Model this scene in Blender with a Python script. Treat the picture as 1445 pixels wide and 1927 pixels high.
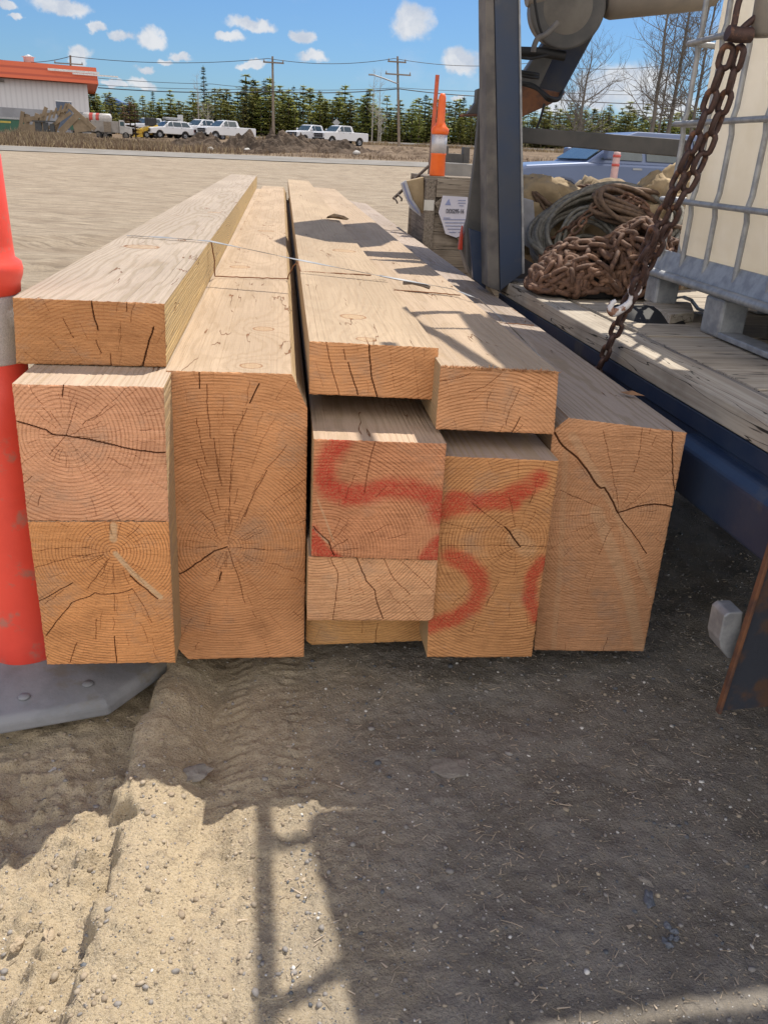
import bpy, bmesh, math, random
import numpy as np
from mathutils import Vector, Matrix, Euler
random.seed(7); RNG = np.random.default_rng(7)
for o in list(bpy.data.objects): bpy.data.objects.remove(o)
C = bpy.context.scene.collection
S = bpy.context.scene
# ------------------------------------------------------------------ camera
W_, H_, F_ = 1445., 1927., 1540.
cxp, cyp, HC = W_/2, H_/2, 1.6
def _n(v): v = np.array(v, float); return v/np.linalg.norm(v)
Yc = _n([(528-cxp)/F_, -(280-cyp)/F_, -1]); Zc = _n(np.cross(_n([1, -.055, 0]), Yc)); Xc = np.cross(Yc, Zc)
MC = np.array([Xc, Yc, Zc])
cam = bpy.data.cameras.new('camera'); cam_o = bpy.data.objects.new('camera', cam); C.objects.link(cam_o)
m4 = Matrix([list(MC[i])+[0] for i in range(3)]+[[0, 0, 0, 1]]); m4.translation = Vector((0, 0, HC))
cam_o.matrix_world = m4
cam.sensor_fit = 'VERTICAL'; cam.sensor_height = 36; cam.sensor_width = 27; cam.lens = F_/H_*36
cam.clip_start = .05; cam.clip_end = 3000
S.camera = cam_o
CP = np.array([0, 0, HC])
def ray(px, py): return MC@np.array([(px-cxp)/F_, -(py-cyp)/F_, -1.])
def onY(px, py, y): r = ray(px, py); return CP+r*(y/r[1])
def onZ(px, py, z): r = ray(px, py); return CP+r*((z-HC)/r[2])
def onX(px, py, x): r = ray(px, py); return CP+r*(x/r[0])
# ------------------------------------------------------------------ light
SUN = Vector((.32, .48, 1)).normalized()
sun = bpy.data.lights.new('sun', 'SUN'); sun.energy = 4.2; sun.angle = math.radians(.42); sun.color = (1, .93, .82)
sun_o = bpy.data.objects.new('sun', sun); C.objects.link(sun_o)
sun_o.rotation_euler = SUN.to_track_quat('Z', 'Y').to_euler()
S.view_settings.view_transform = 'Standard'; S.view_settings.look = 'None'
S.view_settings.exposure = .46; S.view_settings.gamma = 1
world = bpy.data.worlds.new('World'); S.world = world; world.use_nodes = True
wt = world.node_tree; wt.nodes.clear()
class NT:
    """small helper for building node graphs"""
    def __init__(s, t): s.t = t
    def n(s, typ, **k):
        nd = s.t.nodes.new(typ)
        for a, b in k.items(): setattr(nd, a, b)
        return nd
    def put(s, sock, v):
        if isinstance(v, (int, float)): sock.default_value = v
        elif isinstance(v, (tuple, list)): sock.default_value = tuple(v) if len(v) == len(sock.default_value) else tuple(v)+(1,)
        else: s.t.links.new(v, sock)
    def m(s, op, a, b=None, c=None, clamp=False):
        nd = s.n('ShaderNodeMath', operation=op, use_clamp=clamp)
        for i, v in enumerate((a, b, c)):
            if v is not None: s.put(nd.inputs[i], v)
        return nd.outputs[0]
    def vm(s, op, a, b=None):
        nd = s.n('ShaderNodeVectorMath', operation=op)
        s.put(nd.inputs[0], a)
        if b is not None: s.put(nd.inputs[1], b)
        return nd.outputs['Value'] if op in ('LENGTH', 'DOT_PRODUCT', 'DISTANCE') else nd.outputs[0]
    def mix(s, f, a, b, typ='MIX'):
        nd = s.n('ShaderNodeMix', data_type='RGBA', blend_type=typ)
        s.put(nd.inputs[0], f); s.put(nd.inputs[6], a); s.put(nd.inputs[7], b); return nd.outputs[2]
    def ss(s, v, a, b, lo=0., hi=1.):
        nd = s.n('ShaderNodeMapRange', interpolation_type='SMOOTHSTEP')
        s.put(nd.inputs[0], v); nd.inputs[1].default_value = a; nd.inputs[2].default_value = b
        nd.inputs[3].default_value = lo; nd.inputs[4].default_value = hi; return nd.outputs[0]
    def noise(s, vec, scale, det=3., rough=.55, out=0):
        nd = s.n('ShaderNodeTexNoise'); s.put(nd.inputs['Vector'], vec)
        nd.inputs['Scale'].default_value = scale; nd.inputs['Detail'].default_value = det
        nd.inputs['Roughness'].default_value = rough; return nd.outputs[out]
    def comb(s, x, y, z):
        nd = s.n('ShaderNodeCombineXYZ')
        for i, v in enumerate((x, y, z)): s.put(nd.inputs[i], v)
        return nd.outputs[0]
w = NT(wt)
sky = w.n('ShaderNodeTexSky', sky_type='NISHITA'); sky.sun_disc = False
sky.sun_elevation = math.asin(SUN.z); sky.sun_rotation = math.atan2(SUN.x, SUN.y)
sky.air_density = 1.0; sky.dust_density = .6; sky.ozone_density = 2.5
g = w.n('ShaderNodeNewGeometry')
neg = w.vm('SCALE', g.outputs['Incoming']); neg.node.inputs['Scale'].default_value = -1
tc = w.n('ShaderNodeTexCoord')
sep = w.n('ShaderNodeSeparateXYZ'); wt.links.new(tc.outputs['Generated'], sep.inputs[0])
az = w.m('ARCTAN2', sep.outputs[0], sep.outputs[1]); el = w.m('ARCSINE', sep.outputs[2])
P = w.comb(az, el, 0.)
nv = w.noise(P, 26., 6., .62, 1)
nv = w.vm('MULTIPLY', w.vm('SUBTRACT', nv, (.5, .5, .5)), (.052, .030, 0))
PW = w.vm('ADD', P, nv)
CL = [(115,10,46,12),(30,32,14,5),(180,46,18,7),(225,66,19,9),(281,72,27,14),(147,97,20,12),(152,114,16,11),(432,66,28,8),(474,41,38,10),
      (572,66,20,10),(775,42,36,24),(343,102,20,7),(312,112,14,6),(268,129,17,6),(590,103,32,9),(265,157,32,8),(470,122,22,7),
      (868,116,38,17),(1175,160,80,34),(1120,185,60,14),(1240,200,70,20),(1040,195,40,14),(12,8,20,6),(215,158,18,5),(860,182,20,5),(700,-90,90,30),(300,-160,120,30),(1100,-200,90,30)]
mk = None
for (px, py, a, b) in CL:
    d = _n(ray(px, py)); ca, ce = math.atan2(d[0], d[1]), math.asin(d[2])
    q = w.vm('MULTIPLY', w.vm('SUBTRACT', PW, (ca, ce, 0)), (1/(a*1.08/F_), 1/(b*1.12/F_), 0))
    v = w.ss(w.vm('LENGTH', q), .55, 1.08, 1., 0.)
    mk = v if mk is None else w.m('MAXIMUM', mk, v)
# wisps everywhere else above
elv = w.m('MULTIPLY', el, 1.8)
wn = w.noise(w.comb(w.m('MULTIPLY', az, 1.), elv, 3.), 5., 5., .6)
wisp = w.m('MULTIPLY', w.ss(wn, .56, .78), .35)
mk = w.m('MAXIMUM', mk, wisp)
mk = w.m('MULTIPLY', mk, .93)
tex = w.noise(PW, 34., 4., .6)
cc = w.mix(w.ss(tex, .3, .65), (2.7, 2.95, 3.4), (3.9, 3.95, 4.05))
bright = w.mix(1., sky.outputs[0], (.265, .385, .525), 'MULTIPLY')
fin = w.mix(mk, bright, cc)
# unseen bright cloud added behind the camera as fill for the shaded faces
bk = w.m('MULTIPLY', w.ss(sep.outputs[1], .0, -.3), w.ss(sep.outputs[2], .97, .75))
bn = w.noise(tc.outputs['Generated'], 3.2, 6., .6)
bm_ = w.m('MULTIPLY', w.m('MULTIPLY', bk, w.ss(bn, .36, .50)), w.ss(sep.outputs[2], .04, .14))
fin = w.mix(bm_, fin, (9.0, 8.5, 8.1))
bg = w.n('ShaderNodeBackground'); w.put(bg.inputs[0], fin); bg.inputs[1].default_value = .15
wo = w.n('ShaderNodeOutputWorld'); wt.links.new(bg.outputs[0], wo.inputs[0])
# ------------------------------------------------------------------ mesh helpers
class MB:
    def __init__(s): s.v = []; s.f = []; s.mi = []; s.sm = []; s.n = 0
    def add(s, V, Fc, mi=0, smooth=False):
        V = np.asarray(V, float).reshape(-1, 3); s.v.append(V)
        for f in Fc: s.f.append(tuple(int(i)+s.n for i in f)); s.mi.append(mi); s.sm.append(smooth)
        s.n += len(V); return s
    def box(s, lo, hi, mi=0, M=None):
        x0, y0, z0 = lo; x1, y1, z1 = hi
        V = np.array([(x0,y0,z0),(x1,y0,z0),(x1,y1,z0),(x0,y1,z0),(x0,y0,z1),(x1,y0,z1),(x1,y1,z1),(x0,y1,z1)], float)
        if M is not None: V = np.array([M@Vector(p) for p in V])
        return s.add(V, [(0,3,2,1),(4,5,6,7),(0,1,5,4),(1,2,6,5),(2,3,7,6),(3,0,4,7)], mi)
    def bar(s, a, b, wd, ht, up=(0, 0, 1), mi=0, w2=None, h2=None):
        a, b, up = Vector(a), Vector(b), Vector(up); d = (b-a).normalized(); x = d.cross(up).normalized(); u = x.cross(d)
        w2 = wd if w2 is None else w2; h2 = ht if h2 is None else h2; V = []
        for p, ww, hh in ((a, wd, ht), (b, w2, h2)):
            for sx, sz in ((-1,-1),(1,-1),(1,1),(-1,1)): V.append(p+x*sx*ww/2+u*sz*hh/2)
        return s.add(V, [(0,1,2,3),(7,6,5,4),(0,4,5,1),(1,5,6,2),(2,6,7,3),(3,7,4,0)], mi)
    def tube(s, pts, r, n=8, mi=0, closed=False, cap=True):
        pts = np.asarray(pts, float); k = len(pts)
        rr = np.full(k, r, float) if np.isscalar(r) else np.asarray(r, float)
        if closed: T = np.roll(pts, -1, 0)-np.roll(pts, 1, 0)
        else: T = np.gradient(pts, axis=0)
        T /= np.linalg.norm(T, axis=1)[:, None]+1e-12
        u = np.cross(T[0], (0, 0, 1.)); 
        if np.linalg.norm(u) < .1: u = np.cross(T[0], (1., 0, 0))
        u /= np.linalg.norm(u); V = []
        for i in range(k):
            u = u-T[i]*np.dot(u, T[i]); u /= np.linalg.norm(u)+1e-12; b = np.cross(T[i], u)
            a = np.arange(n)/n*2*math.pi
            V.append(pts[i]+rr[i]*(np.cos(a)[:, None]*u+np.sin(a)[:, None]*b))
        Fc = []
        for i in range(k if closed else k-1):
            j = (i+1) % k
            for q in range(n): Fc.append((i*n+q, i*n+(q+1) % n, j*n+(q+1) % n, j*n+q))
        V = np.concatenate(V)
        s.add(V, Fc, mi, True)
        if cap and not closed:
            s.add(V[:n], [tuple(range(n))[::-1]], mi); s.add(V[-n:], [tuple(range(n))], mi)
        return s
    def lathe(s, prof, c=(0, 0, 0), n=32, mi=0, axis=None, smooth=True):
        """prof: (r, z) list; spun about z (or about the axis given)"""
        a = np.arange(n)/n*2*math.pi; V = []
        for r, z in prof: V.append(np.stack([r*np.cos(a), r*np.sin(a), np.full(n, z)], 1))
        V = np.concatenate(V)
        if axis is not None:
            q = Vector((0, 0, 1)).rotation_difference(Vector(axis)).to_matrix(); V = V@np.array(q).T
        V = V+np.array(c); Fc = []
        for i in range(len(prof)-1):
            for q in range(n): Fc.append((i*n+q, i*n+(q+1) % n, (i+1)*n+(q+1) % n, (i+1)*n+q))
        if prof[0][0] > 1e-4: Fc.append(tuple(range(n))[::-1])
        if prof[-1][0] > 1e-4: Fc.append(tuple((len(prof)-1)*n+q for q in range(n)))
        return s.add(V, Fc, mi, smooth)
    def prism(s, poly, off, mi=0):
        """poly: 3-D points of a planar outline, off: extrusion vector"""
        P_ = np.asarray(poly, float); n = len(P_); V = np.concatenate([P_, P_+np.asarray(off, float)])
        return s.add(V, [tuple(range(n))[::-1], tuple(range(n, 2*n))]+[(i, (i+1) % n, n+(i+1) % n, n+i) for i in range(n)], mi)
    def build(s, name, mats, parent=None, loc=None, bevel=0, flip=True):
        me = bpy.data.meshes.new(name)
        V = np.concatenate(s.v) if s.v else np.zeros((0, 3))
        me.from_pydata(V.tolist(), [], s.f)
        for mt in (mats if isinstance(mats, (list, tuple)) else [mats]): me.materials.append(mt)
        me.polygons.foreach_set('material_index', s.mi); me.polygons.foreach_set('use_smooth', s.sm)
        if flip and len(s.f) < 60000:
            bm = bmesh.new(); bm.from_mesh(me); bmesh.ops.recalc_face_normals(bm, faces=bm.faces); bm.to_mesh(me); bm.free()
        me.update(); o = bpy.data.objects.new(name, me); C.objects.link(o)
        if parent: o.parent = parent
        if loc is not None: o.location = loc
        if bevel:
            b = o.modifiers.new('bevel', 'BEVEL'); b.width = bevel; b.segments = 2; b.limit_method = 'ANGLE'; b.angle_limit = .7
        return o
def fastmesh(name, V, Q, mats, attr=None, mi=None, smooth=False, parent=None, loc=None):
    """V (n,3) float array, Q (m,3 or 4) int array"""
    me = bpy.data.meshes.new(name); V = np.ascontiguousarray(V, np.float32); Q = np.ascontiguousarray(Q, np.int32); k = Q.shape[1]
    me.vertices.add(len(V)); me.vertices.foreach_set('co', V.ravel())
    me.loops.add(Q.size); me.loops.foreach_set('vertex_index', Q.ravel())
    me.polygons.add(len(Q)); me.polygons.foreach_set('loop_start', np.arange(0, Q.size, k, dtype=np.int32))
    me.polygons.foreach_set('loop_total', np.full(len(Q), k, np.int32))
    for mt in (mats if isinstance(mats, (list, tuple)) else [mats]): me.materials.append(mt)
    if mi is not None: me.polygons.foreach_set('material_index', np.asarray(mi, np.int32))
    me.polygons.foreach_set('use_smooth', np.full(len(Q), smooth))
    me.update(calc_edges=True)
    if attr is not None:
        a = me.color_attributes.new('mark', 'FLOAT_COLOR', 'POINT'); a.data.foreach_set('color', np.ascontiguousarray(attr, np.float32).ravel())
    me.validate(); o = bpy.data.objects.new(name, me); C.objects.link(o)
    if parent: o.parent = parent
    if loc is not None: o.location = loc
    return o
def tag(o, label=None, cat=None, group=None, kind=None):
    if label: o['label'] = label
    if cat: o['category'] = cat
    if group: o['group'] = group
    if kind: o['kind'] = kind
    return o
def empty(name, loc=(0, 0, 0), rz=0, label=None, cat=None, group=None):
    o = bpy.data.objects.new(name, None); C.objects.link(o); o.location = loc; o.rotation_euler = (0, 0, rz); o.empty_display_size = .1
    return tag(o, label, cat, group)
KIDS = {}
def copy_tree(o, parent=None):
    c = o.copy(); C.objects.link(c)
    if parent: c.parent = parent
    for ch in [q for q in bpy.data.objects if q.parent == o]: copy_tree(ch, c)
    return c
# value noise in numpy
_h = np.random.default_rng(11).random((256, 256)).astype(np.float32)
def vnoise(x, y, seed=0):
    x = np.asarray(x, float)+seed*17.3; y = np.asarray(y, float)+seed*9.7
    xi = np.floor(x).astype(int); yi = np.floor(y).astype(int); fx = x-xi; fy = y-yi
    fx = fx*fx*(3-2*fx); fy = fy*fy*(3-2*fy)
    a = _h[xi & 255, yi & 255]; b = _h[(xi+1) & 255, yi & 255]; c = _h[xi & 255, (yi+1) & 255]; d = _h[(xi+1) & 255, (yi+1) & 255]
    return (a*(1-fx)+b*fx)*(1-fy)+(c*(1-fx)+d*fx)*fy-.5
def fbm(x, y, oct=4, seed=0, g=.5):
    s = 0; a = 1.
    for i in range(oct): s = s+a*vnoise(x*2**i, y*2**i, seed+i); a *= g
    return s
def sstep(v, a, b): t = np.clip((v-a)/(b-a), 0, 1); return t*t*(3-2*t)
# ------------------------------------------------------------------ materials
def mat(name, col, rough=.7, metal=0., col2=None, scale=6., bump=0., bscale=60., spec=.5, lo=.35, hi=.65, trans=0., col3=None, s3=2., rnd=0.):
    m = bpy.data.materials.new(name); m.use_nodes = True; t = NT(m.node_tree); b = m.node_tree.nodes['Principled BSDF']
    tcn = t.n('ShaderNodeTexCoord'); oc = tcn.outputs['Object']
    if col2 is None: col2 = tuple(c*.75 for c in col)
    c = t.mix(t.ss(t.noise(oc, scale, 5., .6), lo, hi), col, col2)
    if col3: c = t.mix(t.ss(t.noise(oc, s3, 6., .65), .54, .66), c, col3)
    if rnd:
        hv = t.n('ShaderNodeHueSaturation'); t.put(hv.inputs['Color'], c); t.put(hv.inputs['Value'], t.m('ADD', 1-rnd, t.m('MULTIPLY', t.n('ShaderNodeObjectInfo').outputs['Random'], 2*rnd))); c = hv.outputs[0]
    t.put(b.inputs['Base Color'], c); b.inputs['Roughness'].default_value = rough; b.inputs['Metallic'].default_value = metal
    b.inputs['Specular IOR Level'].default_value = spec
    if bump:
        bp = t.n('ShaderNodeBump'); bp.inputs['Strength'].default_value = 1.; bp.inputs['Distance'].default_value = bump
        t.put(bp.inputs['Height'], t.noise(oc, bscale, 4., .6)); t.put(b.inputs['Normal'], bp.outputs[0])
    return m
# ------------------------------------------------------------------ terrain
def tz(x, y):
    x = np.asarray(x, float); y = np.asarray(y, float)
    z = np.interp(y, [0, 12, 30, 55, 94, 120, 160, 3000], [0, 0, .42, 1.07, 2.15, 3.05, 4.2, 60.])
    return z+.013*np.clip(x, -25, 60)*np.clip((y-12)/40, 0, 1)
def near_h(x, y):
    wgt = sstep(y, .2, .8)*(1-sstep(y, 2.6, 3.6))
    xe = -.415+.012*np.sin(y*9)+.02*fbm(x*0+y*7, y*0, 2, 3)-.05*(1.75-y)*.3
    edge = sstep(x+.05*fbm(x*12, y*14, 3, 31), xe-.012, xe+.014)
    left = -.055+.04*fbm(x*5, y*5, 3, 5)
    ridge = (.040+.02*fbm(x*0+y*6, y*0, 2, 40))*np.exp(-((x-xe-.06)/.08)**2)
    rut = -.038*np.exp(-((x+.19)/.065)**2)*sstep(y, 1.1, 1.6)
    trk = -.006*np.clip(1+1.5*np.sin(y*160), 0, 2)*(np.exp(-((x+.135)/.03)**2)+np.exp(-((x-.03)/.03)**2))*sstep(y, 1.3, 1.5)*.6-.006*np.exp(-((x+.10)/.012)**2)-.005*np.exp(-((x-.06)/.012)**2)-.004*np.exp(-((x+.21)/.01)**2)
    h = left*(1-edge)+edge*(ridge+rut)+trk
    return h*wgt
def gh(x, y):
    d = np.hypot(x, y-1.6)
    nf = 1/(1+(d/6)**2)
    h = near_h(x, y)
    h = h+.013*fbm(x*9, y*9, 4, 1)*nf+.0075*fbm(x*52, y*47, 3, 2)*(1/(1+(d/2)**2))
    rough = (1-sstep(x, -.46, -.36))*sstep(y, .3, .9)*(1-sstep(y, 1.75, 2.2))
    h = h+rough*.07*np.maximum(0, fbm(x*20, y*20, 3, 8)-.05)
    sandy = (1-sstep(x, .05, .3))*sstep(y, .3, .9)*(1-sstep(y, 1.9, 2.2)); h = h+sandy*.020*np.maximum(0, fbm(x*38, y*38, 2, 18)-.12)
    # mid-ground: rolled tracks
    mid = sstep(y, 4, 7)*(1-sstep(y, 45, 52))
    h = h+mid*(.07*fbm(x*.5+y*.12, y*.9, 4, 4)+.022*np.sin((y*1.+x*.35)*7+4*fbm(x*.3, y*.3, 2, 6))*np.clip(fbm(x*.4, y*.4, 2, 9)+.1, 0, 1))
    far = sstep(y, 58, 66)
    h = h+far*.35*fbm(x*.25, y*.25, 4, 12)*(1-sstep(y, 90, 100))
    return h
def arcs(x, y):
    h = 0
    for cx, cy, R, w in ((-9, 2, 9.5, .5), (-9, 2, 11.3, .5), (-2, 30, 16, .6), (-2, 30, 17.9, .6), (6, 60, 34, .6), (6, 60, 36, .6), (-16, 34, 21, .55), (-16, 34, 23, .55), (14, -8, 26, .5), (14, -8, 28, .5)):
        d = np.abs(np.hypot(x-cx, y-cy)-R); h = h-.05*np.exp(-(d/(w*.45))**2)+.045*np.exp(-((d-w*.7)/(w*.25))**2)
    return h*sstep(y, 4, 7)*(1-sstep(y, 44, 49))*(.6+1.2*fbm(x*.3, y*.3, 2, 50))
def ticks(lo, hi, st, a, b, g):
    t = list(np.arange(lo, hi, st)); s = st; p = t[-1]
    while p < b: s = min(s*g, 40); p += s; t.append(p)
    s = st; p = lo; L = []
    while p > a: s = min(s*g, 40); p -= s; L.append(p)
    return np.array(L[::-1]+t)
xs = ticks(-1.15, 1.6, .0075, -500, 500, 1.032); ys = ticks(.95, 2.45, .0075, -60, 900, 1.02)
X, Y = np.meshgrid(xs, ys, indexing='ij')
Z = tz(X, Y)+gh(X, Y)+arcs(X, Y)
nx, ny = len(xs), len(ys)
idx = np.arange(nx*ny).reshape(nx, ny)
Q = np.stack([idx[:-1, :-1], idx[1:, :-1], idx[1:, 1:], idx[:-1, 1:]], -1).reshape(-1, 4)
def ground_mat():
    m = bpy.data.materials.new('sandy_gravel'); m.use_nodes = True; t = NT(m.node_tree); b = m.node_tree.nodes['Principled BSDF']
    ge = t.n('ShaderNodeNewGeometry'); p = ge.outputs['Position']
    sp = t.n('ShaderNodeSeparateXYZ'); t.put(sp.inputs[0], p); x, y = sp.outputs[0], sp.outputs[1]
    n1 = t.noise(p, 2.2, 6., .6); n2 = t.noise(p, 22., 5., .65); n3 = t.noise(p, 140., 4., .7)
    yr = t.m('ADD', y, t.m('MULTIPLY', x, .12))
    n0 = t.noise(t.comb(t.m('MULTIPLY', x, .16), t.m('MULTIPLY', yr, .75), 0.), 1.9, 7., .7)
    n5 = t.noise(t.comb(t.m('MULTIPLY', x, 1.1), t.m('MULTIPLY', yr, 5.5), 0.), 1.3, 6., .7)
    n6 = t.noise(p, 330., 3., .7)
    sand = t.mix(t.ss(n1, .35, .65), (.54, .44, .295), (.47, .38, .25))
    sand = t.mix(t.m('MULTIPLY', t.ss(n2, .45, .75), .5), sand, (.21, .165, .12))
    sand = t.mix(t.m('MULTIPLY', t.ss(n3, .5, .8), .75), sand, (.50, .43, .34))
    sand = t.mix(t.m('MULTIPLY', t.ss(n3, .5, .28), .6), sand, (.15, .12, .09))
    sand = t.mix(t.m('MULTIPLY', t.ss(n6, .52, .72), .7), sand, (.56, .50, .42))
    sand = t.mix(t.m('MULTIPLY', t.ss(n6, .48, .30), .6), sand, (.12, .10, .08))
    # gravel beside the stack, darkened and greyed: shade put into the colour
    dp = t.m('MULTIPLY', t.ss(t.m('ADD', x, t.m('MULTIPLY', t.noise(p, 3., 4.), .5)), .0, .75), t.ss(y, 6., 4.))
    pt = t.noise(p, 4.5, 6., .7); shade_col = t.mix(t.ss(pt, .40, .62), (.20, .196, .193), (.125, .121, .118)); shade_col = t.mix(t.m('MULTIPLY', t.ss(n3, .55, .75), .8), shade_col, (.27, .26, .25))
    sand = t.mix(t.m('MULTIPLY', dp, .76), sand, shade_col)
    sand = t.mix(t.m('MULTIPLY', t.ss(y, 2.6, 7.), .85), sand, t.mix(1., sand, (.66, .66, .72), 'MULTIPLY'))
    # dark rolled tracks further off
    fa = t.ss(y, 3., 9.)
    sand = t.mix(t.m('MULTIPLY', t.m('MULTIPLY', fa, t.ss(n0, .48, .56)), .62), sand, (.25, .195, .14))
    sand = t.mix(t.m('MULTIPLY', t.m('MULTIPLY', fa, t.ss(n5, .50, .62)), .75), sand, (.19, .15, .11))
    sand = t.mix(t.m('MULTIPLY', t.m('MULTIPLY', fa, t.ss(n5, .48, .32)), .6), sand, (.46, .39, .29))
    vg = t.ss(y, 57., 60.)
    gr = t.mix(t.ss(t.noise(p, .8, 6., .7), .4, .62), (.20, .145, .095), (.125, .09, .06))
    sand = t.mix(vg, sand, gr)
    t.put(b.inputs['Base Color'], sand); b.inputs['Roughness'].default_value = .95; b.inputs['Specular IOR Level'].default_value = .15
    bp = t.n('ShaderNodeBump'); bp.inputs['Strength'].default_value = 1.; bp.inputs['Distance'].default_value = .006
    vo = t.n('ShaderNodeTexVoronoi'); t.put(vo.inputs['Vector'], p); vo.inputs['Scale'].default_value = 110.
    hh = t.m('ADD', t.m('ADD', t.m('MULTIPLY', n3, 1.2), t.m('MULTIPLY', n6, .5)), t.m('MULTIPLY', t.m('SUBTRACT', 1., vo.outputs[0]), .5))
    t.put(bp.inputs['Height'], hh)
    bp2 = t.n('ShaderNodeBump'); bp2.inputs['Strength'].default_value = .8; bp2.inputs['Distance'].default_value = .05
    t.put(bp2.inputs['Height'], t.m('MULTIPLY', t.noise(t.comb(t.m('MULTIPLY', x, .6), t.m('MULTIPLY', y, 2.2), 0.), 2.5, 6., .7), fa)); t.put(bp2.inputs['Normal'], bp.outputs[0])
    t.put(b.inputs['Normal'], bp2.outputs[0])
    return m
GM = ground_mat()
o = fastmesh('ground', np.stack([X, Y, Z], -1).reshape(-1, 3), Q, GM, smooth=True); tag(o, kind='structure')
def strip(name, y0f, y1f, mt, lift, x0=-300, x1=300, n=120, m=24):
    xx = np.linspace(x0, x1, n); V = []
    for i in range(m):
        f = i/(m-1); yy = y0f(xx)*(1-f)+y1f(xx)*f; V.append(np.stack([xx, yy, tz(xx, yy)+gh(xx, yy)*.3+lift], -1))
    V = np.concatenate(V); id2 = np.arange(n*m).reshape(m, n)
    Qs = np.stack([id2[:-1, :-1], id2[:-1, 1:], id2[1:, 1:], id2[1:, :-1]], -1).reshape(-1, 4)
    return tag(fastmesh(name, V, Qs, mt, smooth=True), kind='structure')
M_road = mat('packed_gravel_road', (.255, .24, .22), .95, col2=(.20, .185, .165), scale=.6, spec=.1)
M_asph = mat('grey_highway', (.17, .165, .16), .9, col2=(.14, .135, .13), scale=.4, spec=.2)
strip('gravel_road', lambda x: 50+0*x, lambda x: 57+0*x, M_road, .03)
strip('highway', lambda x: 107+0*x, lambda x: 114+0*x, M_asph, .05)
# pebbles and chips (nobody could count them)
def scatter_pebbles():
    ico_v = []; bm = bmesh.new(); bmesh.ops.create_icosphere(bm, subdivisions=1, radius=1.); bm.verts.ensure_lookup_table()
    V0 = np.array([v.co[:] for v in bm.verts]); F0 = np.array([[v.index for v in f.verts] for f in bm.faces]); bm.free()
    n = 26000; r = np.random.default_rng(3)
    px = r.uniform(-1.5, 2.2, n); py = .9+r.beta(1, 1.6, n)*3.2
    sz = .0018+.0042*r.random(n)**5+.0012*r.random(n)
    sz[:90] = r.uniform(.006, .0105, 90)
    px[90:1500] = r.uniform(-1.2, .1, 1410); py[90:1500] = r.uniform(.9, 1.85, 1410); sz[90:1500] = .002+.006*r.random(1410)**4; sz[9000:] = .0010+.0014*r.random(17000)
    ok = (np.abs(px-.25) < 9); px, py, sz = px[ok], py[ok], sz[ok]; n = len(px)
    pz = tz(px, py)+gh(px, py)
    sc = np.stack([sz*r.uniform(.8, 1.5, n), sz*r.uniform(.8, 1.5, n), sz*r.uniform(.45, .85, n)], 1)
    a = r.uniform(0, 6.28, n); V = V0[None]*sc[:, None]*(1+.16*r.standard_normal((n, len(V0), 1)))
    c, s = np.cos(a)[:, None], np.sin(a)[:, None]
    V = np.stack([V[..., 0]*c-V[..., 1]*s, V[..., 0]*s+V[..., 1]*c, V[..., 2]], -1)+np.stack([px, py, pz+sc[:, 2]*.35], 1)[:, None]
    Fq = F0[None]+(np.arange(n)*len(V0))[:, None, None]
    cl = r.choice(4, n, p=[.42, .25, .22, .11]); lf = (px < .02) & (r.random(n) < .93); cl[lf] = r.choice([0, 1, 1, 4, 4], lf.sum()); mi = np.repeat(cl, len(F0))
    ms = [mat('pebble_grey', (.29, .27, .25), .8, scale=30), mat('pebble_tan', (.42, .35, .26), .85, scale=30),
          mat('pebble_slate', (.12, .13, .145), .7, scale=30), mat('pebble_pale', (.66, .64, .60), .75, scale=30), mat('sandy_clod', (.36, .29, .21), .95, scale=40)]
    tag(fastmesh('gravel', V.reshape(-1, 3), Fq.reshape(-1, 3), ms, mi=mi, smooth=True), 'loose pebbles scattered over the sandy yard', kind='stuff')
    # wood splinters and straw
    n = 6500; px = r.uniform(-1.2, 2.2, n); py = .9+r.beta(1, 1.5, n)*2.4
    keep = (px > .0) | (r.random(n) < .18); px, py = px[keep], py[keep]; n = len(px)
    L = .003+.013*r.random(n)**2.6; wd = .0004+.0016*r.random(n)**2; big = r.random(n) < .02; wd[big] *= 2.4; L[big] *= 1.2
    a = r.uniform(0, 3.14, n); tl = r.uniform(-.1, .1, n)
    dx, dy = np.cos(a), np.sin(a); pz = tz(px, py)+gh(px, py)+.0025
    V = np.zeros((n, 8, 3)); k = 0
    for u in (-1, 1):
        for v in (-1, 1):
            for q in (0, 1):
                V[:, k, 0] = px+dx*L*u-dy*wd*v*(1 if u < 0 else .4); V[:, k, 1] = py+dy*L*u+dx*wd*v*(1 if u < 0 else .4); V[:, k, 2] = pz+u*tl*L+q*.0012; k += 1
    F1 = np.array([(0,2,6,4),(1,5,7,3),(0,4,5,1),(2,3,7,6),(0,1,3,2),(4,6,7,5)])
    Fq = F1[None]+(np.arange(n)*8)[:, None, None]
    mi = np.repeat(r.choice(2, n, p=[.6, .4]), 6)
    tag(fastmesh('wood_splinters', V.reshape(-1, 3), Fq.reshape(-1, 4), [mat('old_splinter', (.34, .28, .21), .9), mat('fresh_splinter', (.56, .46, .35), .9)], mi=mi),
        'small bark chips and straw littering the gravel', kind='stuff')
scatter_pebbles()
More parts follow.
